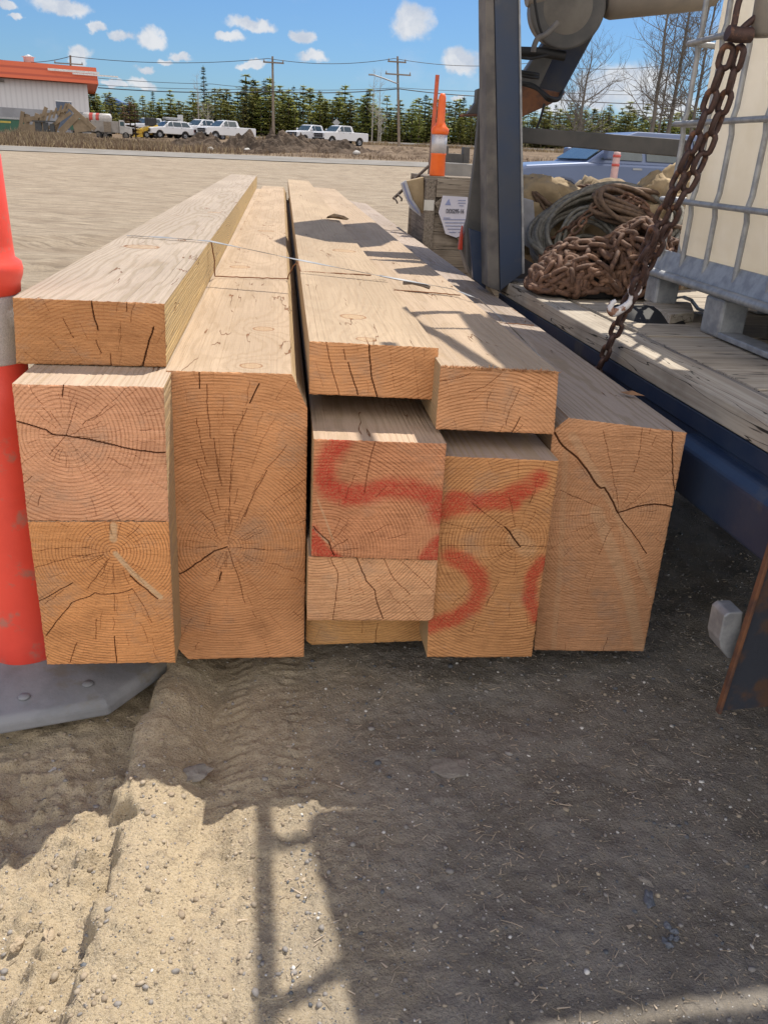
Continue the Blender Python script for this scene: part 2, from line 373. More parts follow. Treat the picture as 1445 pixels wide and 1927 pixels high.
def rock(px, py, sx, sy, sz, mt, lab, seed, cat='stone', name='stone'):
    p = onZ(px, py, 0); bm = bmesh.new(); bmesh.ops.create_icosphere(bm, subdivisions=3, radius=1.)
    V = np.array([v.co[:] for v in bm.verts]); Fc = [[v.index for v in f.verts] for f in bm.faces]; bm.free()
    k = 1+.75*fbm(V[:, 0]*1.6+seed, V[:, 1]*1.6+V[:, 2]*1.1, 4, seed, .6)[:, None]; V = V*k*np.array([sx, sy, sz])
    b = MB(); b.add(V, Fc, 0, False); o = b.build(name, mt, loc=(p[0], p[1], float(gh(p[0], p[1]))+sz*.3)); o.rotation_euler.z = seed
    return tag(o, lab, cat)
M_pale = mat('pale_stone', (.55, .53, .50), .8, scale=25, bump=.002); M_clod = mat('dried_mud_flake', (.25, .225, .195), .9, scale=25, bump=.003, bscale=90)
M_sclod = mat('sandy_lump', (.45, .36, .25), .95, col2=(.33, .26, .18), scale=40, bump=.006, bscale=120)
M_slate = mat('blue_grey_stone', (.14, .155, .18), .6, scale=25)
rock(94, 1417, .014, .008, .006, M_pale, 'white stone lying in the shade below the grey post base', 1)
rock(362, 1450, .028, .045, .012, M_clod, 'flat grey stone in the wheel rut, before the timber stack', 2)
rock(845, 1445, .060, .045, .009, M_clod, 'wide flaking slab of dried mud below the spray painted timbers', 3, 'mud flake', 'mud_flake')
rock(28, 1748, .017, .013, .012, M_sclod, 'lump of sunlit dirt at the left of the photo', 4, 'dirt clod', 'dirt_clod')
rock(88, 1742, .022, .012, .009, M_sclod, 'broken sandy clod left of the wheel track', 5, 'dirt clod', 'dirt_clod')
rock(1220, 1690, .012, .024, .009, M_slate, 'dark pointed stone above the little heap of blue grey pebbles', 6)
rock(1215, 1660, .008, .020, .007, M_clod, 'thin light brown stone chip beside the dark pointed stone', 7)
for i, (a, b_) in enumerate([(1255, 1740), (1268, 1752), (1262, 1764), (1250, 1770), (1258, 1780), (1272, 1766)]):
    r_ = rock(a, b_, .009, .0065, .006, M_slate, 'blue grey pebble in the little heap on the right of the gravel', 8+i); r_['group'] = 'pebbles heaped together'
# dirt mounds and dry grass beyond the road
def dirt_mound(name, cx0, cy0, rx, ry, h, lab, seed, mt):
    n = 60; u = np.linspace(-1, 1, n); U, V_ = np.meshgrid(u, u, indexing='ij'); R = np.hypot(U, V_)
    xx = cx0+U*rx; yy = cy0+V_*ry; prof = np.clip(1-R*R, 0, 1)
    zz = tz(xx, yy)+gh(xx, yy)-.1+h*prof**.7*(.75+.9*fbm(xx*1.3, yy*1.3, 5, seed, .65)+.2)
    id2 = np.arange(n*n).reshape(n, n); Q2 = np.stack([id2[:-1, :-1], id2[1:, :-1], id2[1:, 1:], id2[:-1, 1:]], -1).reshape(-1, 4)
    return tag(fastmesh(name, np.stack([xx, yy, zz], -1).reshape(-1, 3), Q2, mt), lab, 'dirt mound')
M_dirt = mat('turned_dark_soil', (.14, .105, .078), .95, col2=(.075, .058, .045), scale=1.2, bump=.08, bscale=4., spec=.1)
M_dirt2 = mat('dry_brown_soil', (.23, .175, .125), .95, col2=(.15, .11, .08), scale=.9, bump=.08, bscale=4., spec=.1)
dirt_mound('dirt_mound', -.9, 66, 4.2, 3.2, 1.25, 'dark dirt heap before the left pair of parked white pickups', 3, M_dirt)
dirt_mound('dirt_mound', 3.4, 67, 4.6, 3.4, .85, 'low dark soil heap before the pair of pickups beside the tall pole', 9, M_dirt)
dirt_mound('dirt_mound', -5.6, 66, 2.9, 2.6, .85, 'rough soil heap between the dry weeds and the left pole', 15, M_dirt)
dirt_mound('dirt_mound', 9.5, 66, 5.5, 3.2, .55, 'long low brown soil bank right of the pickups', 21, M_dirt2)
def blades(name, n, xr, yr, hgt, wid, mt, lab, seed, dens=None):
    r = np.random.default_rng(seed); px = r.uniform(*xr, n); py = r.uniform(*yr, n)
    if dens is not None:
        k = r.random(n) < dens(px, py); px, py = px[k], py[k]; n = len(px)
    h = hgt*r.uniform(.35, 1., n)*(1+.9*fbm(px*.5, py*.5, 3, seed)); a = r.uniform(0, 6.28, n); w2 = wid*r.uniform(.5, 1.3, n)
    ln = r.uniform(-.5, .5, (n, 2))*h[:, None]; z = tz(px, py)+gh(px, py)-.04; V = np.zeros((n, 3, 3))
    V[:, 0] = np.stack([px-np.cos(a)*w2, py-np.sin(a)*w2, z], 1); V[:, 1] = np.stack([px+np.cos(a)*w2, py+np.sin(a)*w2, z], 1)
    V[:, 2] = np.stack([px+ln[:, 0], py+ln[:, 1], z+h], 1)
    return tag(fastmesh(name, V.reshape(-1, 3), np.arange(3*n).reshape(n, 3), mt, mi=r.integers(0, len(mt), n)), lab, kind='stuff')
MG = [mat('straw_grass', (.42, .33, .20), .9, scale=.5), mat('brown_grass', (.24, .17, .105), .9, scale=.5), mat('dark_weed', (.15, .10, .07), .9, scale=.5)]
blades('dry_grass', 42000, (-34, -2.5), (58, 74), .55, .035, MG, 'dry straw coloured grass bank along the gravel road', 5, lambda x, y: .35+.6*(1-sstep(x, -12, -2))+.5*fbm(x*.4, y*.4, 2, 2))
blades('dry_weeds', 16000, (-14, 30), (58, 72), .38, .03, MG[1:], 'sparse brown weeds around the dirt mounds', 6, lambda x, y: .4+fbm(x*.6, y*.6, 2, 7))
blades('roadside_brush', 12000, (-30, 60), (100, 106), .5, .05, MG[:2], 'thin brown brush beside the far highway', 8)
# ------------------------------------------------------------------ timber
def wood_mats(nm, pith, seed, top=(.49, .385, .29), topd=(.37, .275, .185), side=(.48, .34, .185), end=(.62, .30, .145), endd=(.40, .175, .075), knots=(), sp=.0095, endspec=.2):
    out = []
    for kind in ('long_grain', 'end_grain'):
        m = bpy.data.materials.new(nm+'_'+kind); m.use_nodes = True; t = NT(m.node_tree); b = m.node_tree.nodes['Principled BSDF']
        tcn = t.n('ShaderNodeTexCoord'); oc = tcn.outputs['Object']; sp_ = t.n('ShaderNodeSeparateXYZ'); t.put(sp_.inputs[0], oc); x, y, z = sp_.outputs
        so = seed*3.17
        ov = t.vm('ADD', oc, (so, so*.7, so*1.3))
        q = t.vm('MULTIPLY', ov, (3.2, .85, 3.2)) if kind == 'long_grain' else t.vm('MULTIPLY', ov, (5., 5., 5.))
        wn = t.m('SUBTRACT', t.noise(q, 1., 3., .5), .5)
        fine = t.m('SUBTRACT', t.noise(t.vm('MULTIPLY', ov, (30, 6, 30)), 1., 2.), .5)
        d = t.vm('LENGTH', t.comb(t.m('SUBTRACT', x, pith[0]), 0., t.m('SUBTRACT', z, pith[1])))
        d = t.m('ADD', d, t.m('MULTIPLY', wn, .055 if kind == 'long_grain' else .018)); d = t.m('ADD', d, t.m('MULTIPLY', fine, .004))
        if kind == 'long_grain':
            for (kx, ky, kr, ka) in knots:
                rr = t.vm('LENGTH', t.comb(t.m('MULTIPLY', t.m('SUBTRACT', x, kx), 1/kr), t.m('MULTIPLY', t.m('SUBTRACT', y, ky), 1/(kr*1.15)), 0.))
                d = t.m('ADD', d, t.m('MULTIPLY', t.m('POWER', 2.718, t.m('MULTIPLY', rr, -1.)), ka))
        d = t.m('ADD', d, t.m('MULTIPLY', t.m('SUBTRACT', t.noise(t.comb(d, 0., so), 34., 2.), .5), .012))
        ring = t.m('SINE', t.m('MULTIPLY', d, 6.283/(sp if kind == 'end_grain' else sp*1.05)))
        ring = t.ss(ring, .0, 1.)
        big = t.noise(t.vm('MULTIPLY', ov, (3, .6 if kind == 'long_grain' else 3, 3)), 1.3, 4., .6)
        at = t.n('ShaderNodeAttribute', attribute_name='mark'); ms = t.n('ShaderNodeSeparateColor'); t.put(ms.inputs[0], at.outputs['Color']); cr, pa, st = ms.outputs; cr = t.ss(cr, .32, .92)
        if kind == 'end_grain':
            c = t.mix(t.ss(big, .35, .66), end, tuple(e*1.22 for e in end))
            c = t.mix(t.m('MULTIPLY', ring, t.ss(t.noise(ov, 7., 4., .6), .35, .62, .35, .95)), c, endd)
            gw = t.noise(t.vm('MULTIPLY', ov, (1., 1., 1.3)), 5., 6., .7); c = t.mix(t.m('MULTIPLY', t.ss(gw, .50, .68), .38), c, (.33, .25, .19)); c = t.mix(t.m('MULTIPLY', t.ss(gw, .46, .34), .30), c, tuple(e*.62 for e in endd))
            sw = t.noise(t.vm('MULTIPLY', ov, (14, 1, 520)), 1., 2.)       # chain-saw texture
            c = t.mix(t.m('MULTIPLY', t.ss(sw, .52, .7), .34), c, tuple(min(1, e*1.75) for e in end))
            fz = t.noise(t.vm('MULTIPLY', ov, (260, 1, 260)), 1., 3.)
            c = t.mix(t.m('MULTIPLY', t.ss(fz, .55, .8), .5), c, tuple(min(1, e*1.6) for e in end)); c = t.mix(t.m('MULTIPLY', t.ss(fz, .45, .2), .5), c, tuple(e*.7 for e in endd))
            c = t.mix(st, c, (.62, .44, .27))
            pm = t.m('MULTIPLY', pa, t.ss(fz, .30, .60, .35, 1.))
            c = t.mix(t.m('MULTIPLY', pm, .80), c, (.50, .028, .022))
            c = t.mix(t.m('MULTIPLY', cr, .95), c, (.095, .036, .015))  # cracks: dark wood, with groove shade put into the tint
            ht = t.m('ADD', t.m('MULTIPLY', ring, -.25), t.m('ADD', t.m('MULTIPLY', sw, 1.3), fz)); bd = .0022
        else:
            nrm = t.n('ShaderNodeNewGeometry'); ns = t.n('ShaderNodeSeparateXYZ'); t.put(ns.inputs[0], nrm.outputs['Normal'])
            c = t.mix(t.ss(big, .38, .62), top, tuple(e*.86 for e in top))
            up = t.ss(ns.outputs[2], .4, .8); c = t.mix(up, side, c)
            c = t.mix(t.m('MULTIPLY', ring, t.ss(big, .3, .7, .30, .85)), c, topd)
            gr = t.noise(t.vm('MULTIPLY', ov, (420, 9, 420)), 1., 3.)
            c = t.mix(t.m('MULTIPLY', t.ss(gr, .5, .75), .35), c, tuple(e*.72 for e in topd))
            # saw marks across and drying checks along
            swm = t.noise(t.vm('MULTIPLY', ov, (2., 170, 2)), 1., 2.); c = t.mix(t.m('MULTIPLY', t.ss(swm, .55, .7), .18), c, tuple(min(1, e*1.25) for e in top))
            ck = t.m('ABSOLUTE', t.m('SUBTRACT', t.noise(t.vm('MULTIPLY', ov, (7.5, .9, 7.5)), 1., 4., .55), .5))
            mk_ = t.ss(t.noise(t.vm('MULTIPLY', ov, (4, 2.2, 4)), 1.7, 2.), .56, .60)
            ckm = t.m('MULTIPLY', t.ss(ck, .006, .002), mk_); c = t.mix(t.m('MULTIPLY', ckm, .85), c, (.20, .085, .035))
            dirt = t.ss(t.noise(ov, 2.1, 6., .7), .56, .70); c = t.mix(t.m('MULTIPLY', dirt, .42), c, (.33, .25, .175))
            for (kx, ky, kr, ka) in knots:
                rr = t.vm('LENGTH', t.comb(t.m('MULTIPLY', t.m('SUBTRACT', x, kx), 1/(kr*.42)), t.m('MULTIPLY', t.m('SUBTRACT', y, ky), 1/(kr*.42)), 0.))
                kk = t.m('MULTIPLY', t.ss(rr, 1.02, .94), up); c = t.mix(t.m('MULTIPLY', kk, .35), c, (.42, .26, .13))
                rim = t.m('MULTIPLY', t.m('MULTIPLY', t.ss(rr, .84, .95), t.ss(rr, 1.12, 1.0)), up); c = t.mix(t.m('MULTIPLY', rim, .7), c, (.22, .10, .04))
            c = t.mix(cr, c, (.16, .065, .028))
            ht = t.m('ADD', t.m('MULTIPLY', ring, -.5), t.m('ADD', gr, t.m('MULTIPLY', ckm, -3.))); bd = .0014
        t.put(b.inputs['Base Color'], c); b.inputs['Roughness'].default_value = .85; b.inputs['Specular IOR Level'].default_value = .12
        bp = t.n('ShaderNodeBump'); bp.inputs['Strength'].default_value = 1.; bp.inputs['Distance'].default_value = bd
        t.put(bp.inputs['Height'], ht); t.put(b.inputs['Normal'], bp.outputs[0]); out.append(m)
    return out
def radial(pith, n, r0, r1, seed, amin=0, amax=6.283, w=.0011, seg=(.03, .09)):
    """broken drying checks that radiate from the pith; (x, z) polylines with widths"""
    r = random.Random(seed); out = []
    for i in range(n):
        a = amin+(amax-amin)*(i+r.random()*.9)/n; rad = r0*r.uniform(.6, 2.2)+r.random()*.05
        while rad < r1:
            L = r.uniform(*seg); pts = []
            k = max(3, int(L/.012)); 
            for j in range(k):
                rr = rad+L*j/(k-1); aj = a+r.uniform(-.0035, .0035)/max(rr, .03); pts.append((pith[0]+rr*math.cos(aj), pith[1]+rr*math.sin(aj)))
            out.append((pts, w*r.uniform(.35, 1.15)))
            rad += L+r.uniform(.008, .10); a += r.choice((-1, 1))*r.uniform(.003, .012)/max(rad, .05)
            if r.random() < .22: break
    return out
def beam(quad, yf, yend, label, pith, pithz=None, cracks=(), nrad=26, radmax=.6, paint=(), stain=(), cuts=(), seed=1, drift=(0, 0), skew=0., slab=None, topcr=(), **kw):
    """quad: TL TR BR BL of the near end face as (x, z) at yf; cuts: (corner, dx, dz) sawn-off corners."""
    TL, TR, BR, BL = [np.array(q, float) for q in quad]
    cx0 = (BL[0]+BR[0])/2; cz0 = min(BL[1], BR[1])
    w0 = TR[0]-TL[0]; h0 = TL[1]-BL[1]; st = .0020; nu = int(w0/st); nv = int(h0/st)
    u = np.linspace(0, 1, nu+1); v = np.linspace(0, 1, nv+1); U, V_ = np.meshgrid(u, v, indexing='ij')
    def bil(U, V_, A, B, Cc, D): return ((1-U)*(1-V_))[..., None]*D+(U*(1-V_))[..., None]*Cc+(U*V_)[..., None]*B+((1-U)*V_)[..., None]*A
    XZ = bil(U, V_, TL, TR, BR, BL); X_, Z_ = XZ[..., 0]-cx0, XZ[..., 1]-cz0
    Wd = TR[0]-TL[0]; Hd = h0
    for (cn, dx, dz) in cuts:        # squeeze points beyond the cut line back onto it
        sx = U if cn[1] == 'R' else 1-U; sz = V_ if cn[0] == 'T' else 1-V_
        a_ = (1-sx)*Wd/dx; b__ = (1-sz)*Hd/dz; s_ = a_+b__; over = s_ < 1
        mx = np.where(over, (1-s_)*dx*(.5), 0); mz = np.where(over, (1-s_)*dz*(.5), 0)
        X_ = X_+np.where(over, -mx if cn[1] == 'R' else mx, 0); Z_ = Z_+np.where(over, -mz if cn[0] == 'T' else mz, 0)
    p = (pith[0]-cx0, pith[1]-cz0)
    CR = np.zeros_like(X_); PA = np.zeros_like(X_); ST = np.zeros_like(X_)
    def stroke(A, pts, wd, soft, amp=1.):
        for (x0, z0), (x1, z1) in zip(pts[:-1], pts[1:]):
            L2 = (x1-x0)**2+(z1-z0)**2+1e-12; pad = wd+soft
            msk = (X_ > min(x0, x1)-pad) & (X_ < max(x0, x1)+pad) & (Z_ > min(z0, z1)-pad) & (Z_ < max(z0, z1)+pad)
            if not msk.any(): continue
            xx = X_[msk]; zz = Z_[msk]; t_ = np.clip(((xx-x0)*(x1-x0)+(zz-z0)*(z1-z0))/L2, 0, 1)
            dd = np.hypot(xx-x0-t_*(x1-x0), zz-z0-t_*(z1-z0)); A[msk] = np.maximum(A[msk], amp*(1-sstep(dd, wd, wd+soft)))
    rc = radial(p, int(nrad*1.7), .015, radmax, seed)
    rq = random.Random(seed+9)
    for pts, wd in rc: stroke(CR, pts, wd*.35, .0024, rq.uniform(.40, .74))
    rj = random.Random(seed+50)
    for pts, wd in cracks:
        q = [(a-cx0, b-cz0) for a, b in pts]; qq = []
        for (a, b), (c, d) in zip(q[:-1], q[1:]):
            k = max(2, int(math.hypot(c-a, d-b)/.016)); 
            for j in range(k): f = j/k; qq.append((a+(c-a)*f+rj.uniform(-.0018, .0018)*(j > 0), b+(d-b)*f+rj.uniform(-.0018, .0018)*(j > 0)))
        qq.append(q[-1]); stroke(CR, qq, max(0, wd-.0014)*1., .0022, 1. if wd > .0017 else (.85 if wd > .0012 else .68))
    for pts, wd in paint: stroke(PA, [(a-cx0, b-cz0) for a, b in pts], wd*.25, wd*1.55, .92)
    PA = np.clip(PA*1.25*(1+.6*fbm(X_*25, Z_*25, 4, seed))+PA*(1-PA)*1.6*fbm(X_*260, Z_*260, 2, seed+4), 0, 1)
    for pts, wd, am in stain: stroke(ST, [(a-cx0, b-cz0) for a, b in pts], wd*.6, wd*.6, am)
    Yd = CR**3*.006+.0016*fbm(X_*60, Z_*60, 3, seed)+.0014*fbm(X_*6, Z_*140, 2, seed+3)+.004*fbm(X_*4, Z_*4, 2, seed+9)
    Yd += skew*(V_-.5)
    border = np.minimum(np.minimum(U, 1-U)*Wd, np.minimum(V_, 1-V_)*Hd)
    Yd += .0025*np.exp(-border/.003)+.004*np.exp(-border/.0035)*np.clip(fbm(X_*90, Z_*90, 2, seed+5), 0, 1)
    rag = np.exp(-border/.004); X_ = X_+rag*.0012*fbm(X_*0+Z_*170, X_*170, 2, seed+6); Z_ = Z_+rag*.0018*fbm(X_*170, Z_*170, 2, seed+7)
    nU, nV = nu+1, nv+1; ids = np.arange(nU*nV).reshape(nU, nV)
    Vf = np.stack([X_, Yd, Z_], -1).reshape(-1, 3); Qf = np.stack([ids[:-1, :-1], ids[1:, :-1], ids[1:, 1:], ids[:-1, 1:]], -1).reshape(-1, 4)
    per = np.concatenate([ids[:-1, 0], ids[-1, :-1], ids[1:, -1][::-1], ids[0, 1:][::-1]])
    pv = Vf[per]; pcr = CR.reshape(-1)[per]; L = yend-yf
    s0 = [0, .004, .012, .03, .06, .1, .15, .2, .27, .35, .45, .6, .8, 1.05, 1.4, 1.8, 2.3, 3, 3.8, 4.7, 5.7, 6.8, 8, 9.2, 10.4, 13, 20]
    s0 = [q for q in s0 if q < L-.1]+[L]
    npv = len(per); rings = [pv]; cs = [pcr]
    nrm_o = pv[:, [0, 2]]-np.array([0, h0/2]); pin = per
    for q in s0[1:]:
        a = pv.copy(); a[:, 1] = q+pv[:, 1]*max(0, 1-q/.03)
        wob = .0022*fbm(np.full(npv, q*1.3)+pv[:, 0]*3, pv[:, 2]*3, 2, seed+2); a[:, 2] += wob+drift[1]*q/L; a[:, 0] += wob*.5+drift[0]*q/L
        rings.append(a); fade = max(0, 1-q/(.05+.12*(seed % 3))); cs.append(pcr*fade*(pcr > .8))
    Vs = np.concatenate([Vf]+rings[1:]); n0 = len(Vf); Qs = [Qf]; mi = [np.ones(len(Qf), int)]
    prev = per
    for k in range(1, len(rings)):
        cur = n0+(k-1)*npv+np.arange(npv); Qs.append(np.stack([prev, cur, np.roll(cur, -1), np.roll(prev, -1)], -1)); mi.append(np.zeros(npv, int)); prev = cur
    # far cap as a fan strip between opposite sides
    me_c = np.zeros((len(Vs), 4), np.float32); me_c[:, 3] = 1
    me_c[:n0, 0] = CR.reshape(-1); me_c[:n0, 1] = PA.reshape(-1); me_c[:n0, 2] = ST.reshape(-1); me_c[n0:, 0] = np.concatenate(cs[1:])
    half = npv//2; a = prev
    bot = a[:nu+1]; topr = a[nu+nv:nu+nv+nu+1][::-1]
    Qs.append(np.stack([bot[:-1], topr[:-1], topr[1:], bot[1:]], -1)); mi.append(np.ones(nu, int))
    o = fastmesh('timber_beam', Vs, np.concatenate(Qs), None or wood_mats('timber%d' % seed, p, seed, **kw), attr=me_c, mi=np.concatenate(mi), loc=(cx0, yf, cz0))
    return tag(o, label, 'timber', 'timber beams stacked in five columns')
def pl(y, *pts): return [(onY(a, b, y)[0], onY(a, b, y)[2]) for a, b in pts]
def z1(ox, oy, k, *pts): return [(ox+a/k, oy+b/k) for a, b in pts]
ZA = lambda *p: z1(0, 520, 2.408, *p); ZB = lambda *p: z1(0, 940, 2.408, *p); ZC = lambda *p: z1(540, 600, 2.58, *p); ZD = lambda *p: z1(980, 640, 3.109, *p)
def ck(y, fn, *items): return [(pl(y, *fn(*it[0])), it[1]) for it in items]
yA = 2.288
beam([(-.697, 1.207), (-.309, 1.203), (-.314, 1.031), (-.710, 1.031)], yA, 13.8, 'wide shallow timber lying highest, on top of the left column beside the orange post', pl(yA, (210, 800))[0],
     cracks=ck(yA, ZA, ([(413,95),(430,200),(445,245)], .0022), ([(575,105),(575,160)], .0016), ([(697,230),(670,320),(648,410)], .0024), ([(435,290),(460,350)], .0016), ([(540,240),(538,340)], .0011),
       ([(285,190),(320,255),(335,280)], .0013), ([(190,100),(225,165)], .001), ([(365,215),(400,290)], .001), ([(500,350),(503,408)], .0016), ([(330,320),(375,385)], .001), ([(470,130),(473,200)], .001)),
     nrad=34, radmax=.55, seed=1, top=(0.425, 0.351, 0.282), topd=(0.289, 0.234, 0.169), side=(0.593, 0.426, 0.206), end=(0.46, 0.225, 0.098), knots=[(.09, 3.4, .10, .03), (-.05, 1.3, .16, .022)], drift=(-.05, 0))
yB = 2.09
beam([(-.665, 1.028), (-.296, 1.027), (-.303, .652), (-.672, .652)], yB, 13.5, 'square timber with a bullseye of rings and a split right across, middle of the left column', pl(yB, (125, 821))[0],
     cracks=ck(yB, ZA, ([(78,658),(140,675),(210,697),(240,718),(300,722),(430,748),(530,768),(640,792),(748,800)], .0026), ([(300,722),(325,650),(350,575)], .0014), ([(300,722),(225,812)], .0013), ([(315,455),(288,490),(283,548)], .0018), ([(300,722),(345,790),(470,960)], .0011)),
     nrad=36, radmax=.42, seed=2, sp=.0105, end=(0.632, 0.326, 0.189), endd=(0.428, 0.192, 0.103))
beam([(-.672, .650), (-.303, .650), (-.309, .19), (-.672, .195)], yB, 13.5, 'lowest timber of the left column, with a pale knot spike slanting down to the right', pl(yB, (214, 1038))[0],
     cracks=ck(yB, ZB, ([(500,265),(450,330),(400,405)], .0015), ([(600,405),(560,422),(480,432),(430,424),(405,442),(325,470),(270,540),(210,620)], .0018), ([(350,650),(335,690),(320,738)], .0017), ([(438,545),(435,640)], .0013), ([(520,620),(530,742)], .0018),
       ([(150,237),(250,225),(420,215)], .0013), ([(155,312),(300,270),(500,235)], .0014), ([(170,467),(250,425),(330,380)], .0018), ([(600,405),(650,480),(690,560)], .0014), ([(520,235),(640,215),(765,225)], .0012), ([(590,345),(640,390),(715,452)], .0022)),
     nrad=34, radmax=.5, seed=3, sp=.0088, end=(0.619, 0.288, 0.117), stain=[(pl(yB, *ZB((525,245),(600,330),(680,400),(728,442))), .008, .8), (pl(yB, *ZB((516,120),(515,180))), .011, .7)])
y2 = 2.25
beam([(-.309, 1.030), (.076, 1.028), (.075, .094), (-.331, .095)], y2, 14.6, 'tall broad timber with a sawn off top corner, second column from the left', pl(y2, (428, 1029))[0],
     cracks=ck(y2, ZB, ([(1030,215),(970,235),(910,280),(850,320),(785,355)], .0026), ([(1035,220),(1080,350),(1112,470)], .0016), ([(1045,215),(1180,228),(1325,230)], .0015), ([(1000,330),(980,400),(915,455)], .0012), ([(1110,260),(1250,300)], .001), ([(950,710),(860,735)], .0012), ([(1120,350),(1200,450),(1385,440)], .0011), ([(1005,330),(995,370)], .0022),
         ([(985,165),(960,100),(905,50)], .0014), ([(1090,110),(1140,0)], .0013)) +
       ck(y2, ZA, ([(903,437),(905,510)], .0020), ([(938,490),(942,620),(955,735)], .0017), ([(970,735),(985,850),(1005,950)], .0016), ([(1175,487),(1133,575)], .0022), ([(1120,600),(1065,720),(1048,850),(1035,1150)], .0014), ([(890,640),(915,780),(940,860)], .0013), ([(890,830),(930,960),(975,1080)], .0013), ([(1210,880),(1150,990),(1110,1090)], .0017), ([(1300,765),(1250,830),(1200,880)], .0013), ([(1400,905),(1240,1020)], .0014), ([(1310,470),(1250,560)], .001), ([(1250,640),(1190,740),(1140,870)], .0012)),
     nrad=46, radmax=.95, seed=4, cuts=[('TR', .045, .10), ('BL', .040, .055)], top=(0.469, 0.355, 0.250), sp=.0092, end=(0.606, 0.295, 0.137), side=(0.471, 0.342, 0.190),
     knots=[(.045, .085, .075, .045), (.07, .62, .085, .05), (-.08, 2.2, .12, .03), (.02, 4.3, .14, .03)], drift=(.02, 0))
yD = 2.30
beam([(.080, 1.110), (.449, 1.100), (.452, .947), (.082, .957)], yD, 15.8, 'shallow timber on top of the middle column with near vertical cracks in its end', pl(yD, (640, 380))[0],
     cracks=ck(yD, ZC, ([(370,88),(400,130),(403,200),(412,290),(440,385)], .0022), ([(190,110),(205,190),(230,285),(255,378)], .0017), ([(275,150),(285,200)], .0017), ([(297,212),(320,290),(345,372)], .0018), ([(335,120),(345,165)], .001), ([(140,210),(175,330)], .001), ([(500,150),(520,330)], .0008), ([(610,130),(640,390)], .0007), ([(665,145),(668,190)], .0012)),
     nrad=30, radmax=.6, seed=5, top=(0.454, 0.346, 0.238), knots=[(-.02, .07, .07, .04), (-.03, .42, .10, .035), (.08, 2.4, .15, .03)], end=(0.593, 0.295, 0.137), endd=(0.402, 0.175, 0.073), drift=(.05, 0))
yE = 2.12
def sc(pts, y): return [(q[0]*y/2.25, 1.6-(1.6-q[1])*y/2.25) for q in pts]
beam(sc([(.096, .839), (.485, .829), (.488, .442), (.094, .459)], yE), yE, 13.6, 'rough timber sprayed with a red hooked line, second from top in the middle column', pl(yE, (610, 1040))[0],
     cracks=ck(yE, ZC, ([(430,595),(415,640),(400,700),(385,790),(375,850)], .0016), ([(250,800),(255,920)], .001), ([(130,1010),(160,1045),(200,1080),(230,1150)], .002), ([(300,970),(275,1045)], .0012), ([(640,1120),(632,1165)], .0014)),
     nrad=24, radmax=.5, seed=6, sp=.0095, end=(0.539, 0.246, 0.124), endd=(0.324, 0.128, 0.061), top=(0.499, 0.374, 0.271),
     paint=[(pl(yE, *ZC((262,595),(225,640),(195,700),(185,770),(215,830),(290,858),(380,848),(500,822),(600,828),(680,855),(735,880),(740,960))), .028), (pl(yE, *ZC((120,1030),(140,1080),(180,1130),(235,1165))), .016), (pl(yE, *ZC((125,1100),(190,1160))), .022), (pl(yE, *ZC((735,1080),(700,1120),(670,1165))), .017), (pl(yE, *ZC((740,1120),(720,1165))), .02)],
     stain=[(pl(yE, *ZC((150,880),(190,980),(225,1080))), .003, .45), (pl(yE, *ZC((125,1015),(160,1050),(200,1090))), .0025, .9)])
beam(sc([(.085, .452), (.491, .436), (.493, .214), (.084, .224)], yE), yE+.012, 13.6, 'pale shallow timber directly below the one with the red hooked line', pl(yE, (600, 960))[0],
     cracks=ck(yE, ZC, ([(215,1175),(250,1250),(240,1350),(225,1480)], .0016), ([(340,1170),(385,1280),(430,1330),(440,1390),(470,1470)], .0018), ([(470,1170),(520,1270),(600,1350)], .0016), ([(560,1190),(640,1260),(720,1340)], .0014), ([(300,1260),(315,1380)], .001), ([(600,1180),(700,1240)], .0011)),
     nrad=38, radmax=.6, seed=7, sp=.009, end=(0.660, 0.356, 0.189), endd=(0.453, 0.221, 0.109), cuts=[('BR', .012, .015)])
beam([(.083, .40), (.478, .40), (.479, .108), (.083, .100)], 2.31, 13.6, 'recessed timber at the very bottom of the middle column, mostly hidden', (.25, .5),
     cracks=ck(2.31, ZC, ([(440,1478),(425,1585)], .0016)), nrad=26, radmax=.6, seed=8, end=(0.619, 0.331, 0.131), endd=(0.428, 0.209, 0.084), cuts=[('BL', .02, .02)])
yH = 2.2
beam(sc([(.449, 1.061), (.797, 1.051), (.808, .861), (.449, .873)], yH), yH, 13.9, 'shallow splintery edged timber on top of the fourth column, under looping shadows', pl(yH, (890, 925))[0],
     cracks=ck(yH, ZC, ([(890,265),(820,290),(740,300)], .0015), ([(1040,265),(960,330),(880,355)], .0014), ([(1130,340),(1080,440),(1060,520)], .0013), ([(1130,480),(1090,555)], .0018), ([(1000,320),(900,400)], .0012), ([(1230,290),(1180,420)], .001)),
     nrad=30, radmax=.5, seed=9, sp=.0095, end=(0.593, 0.300, 0.150), top=(0.454, 0.346, 0.247), drift=(.07, 0))
yI = 2.15
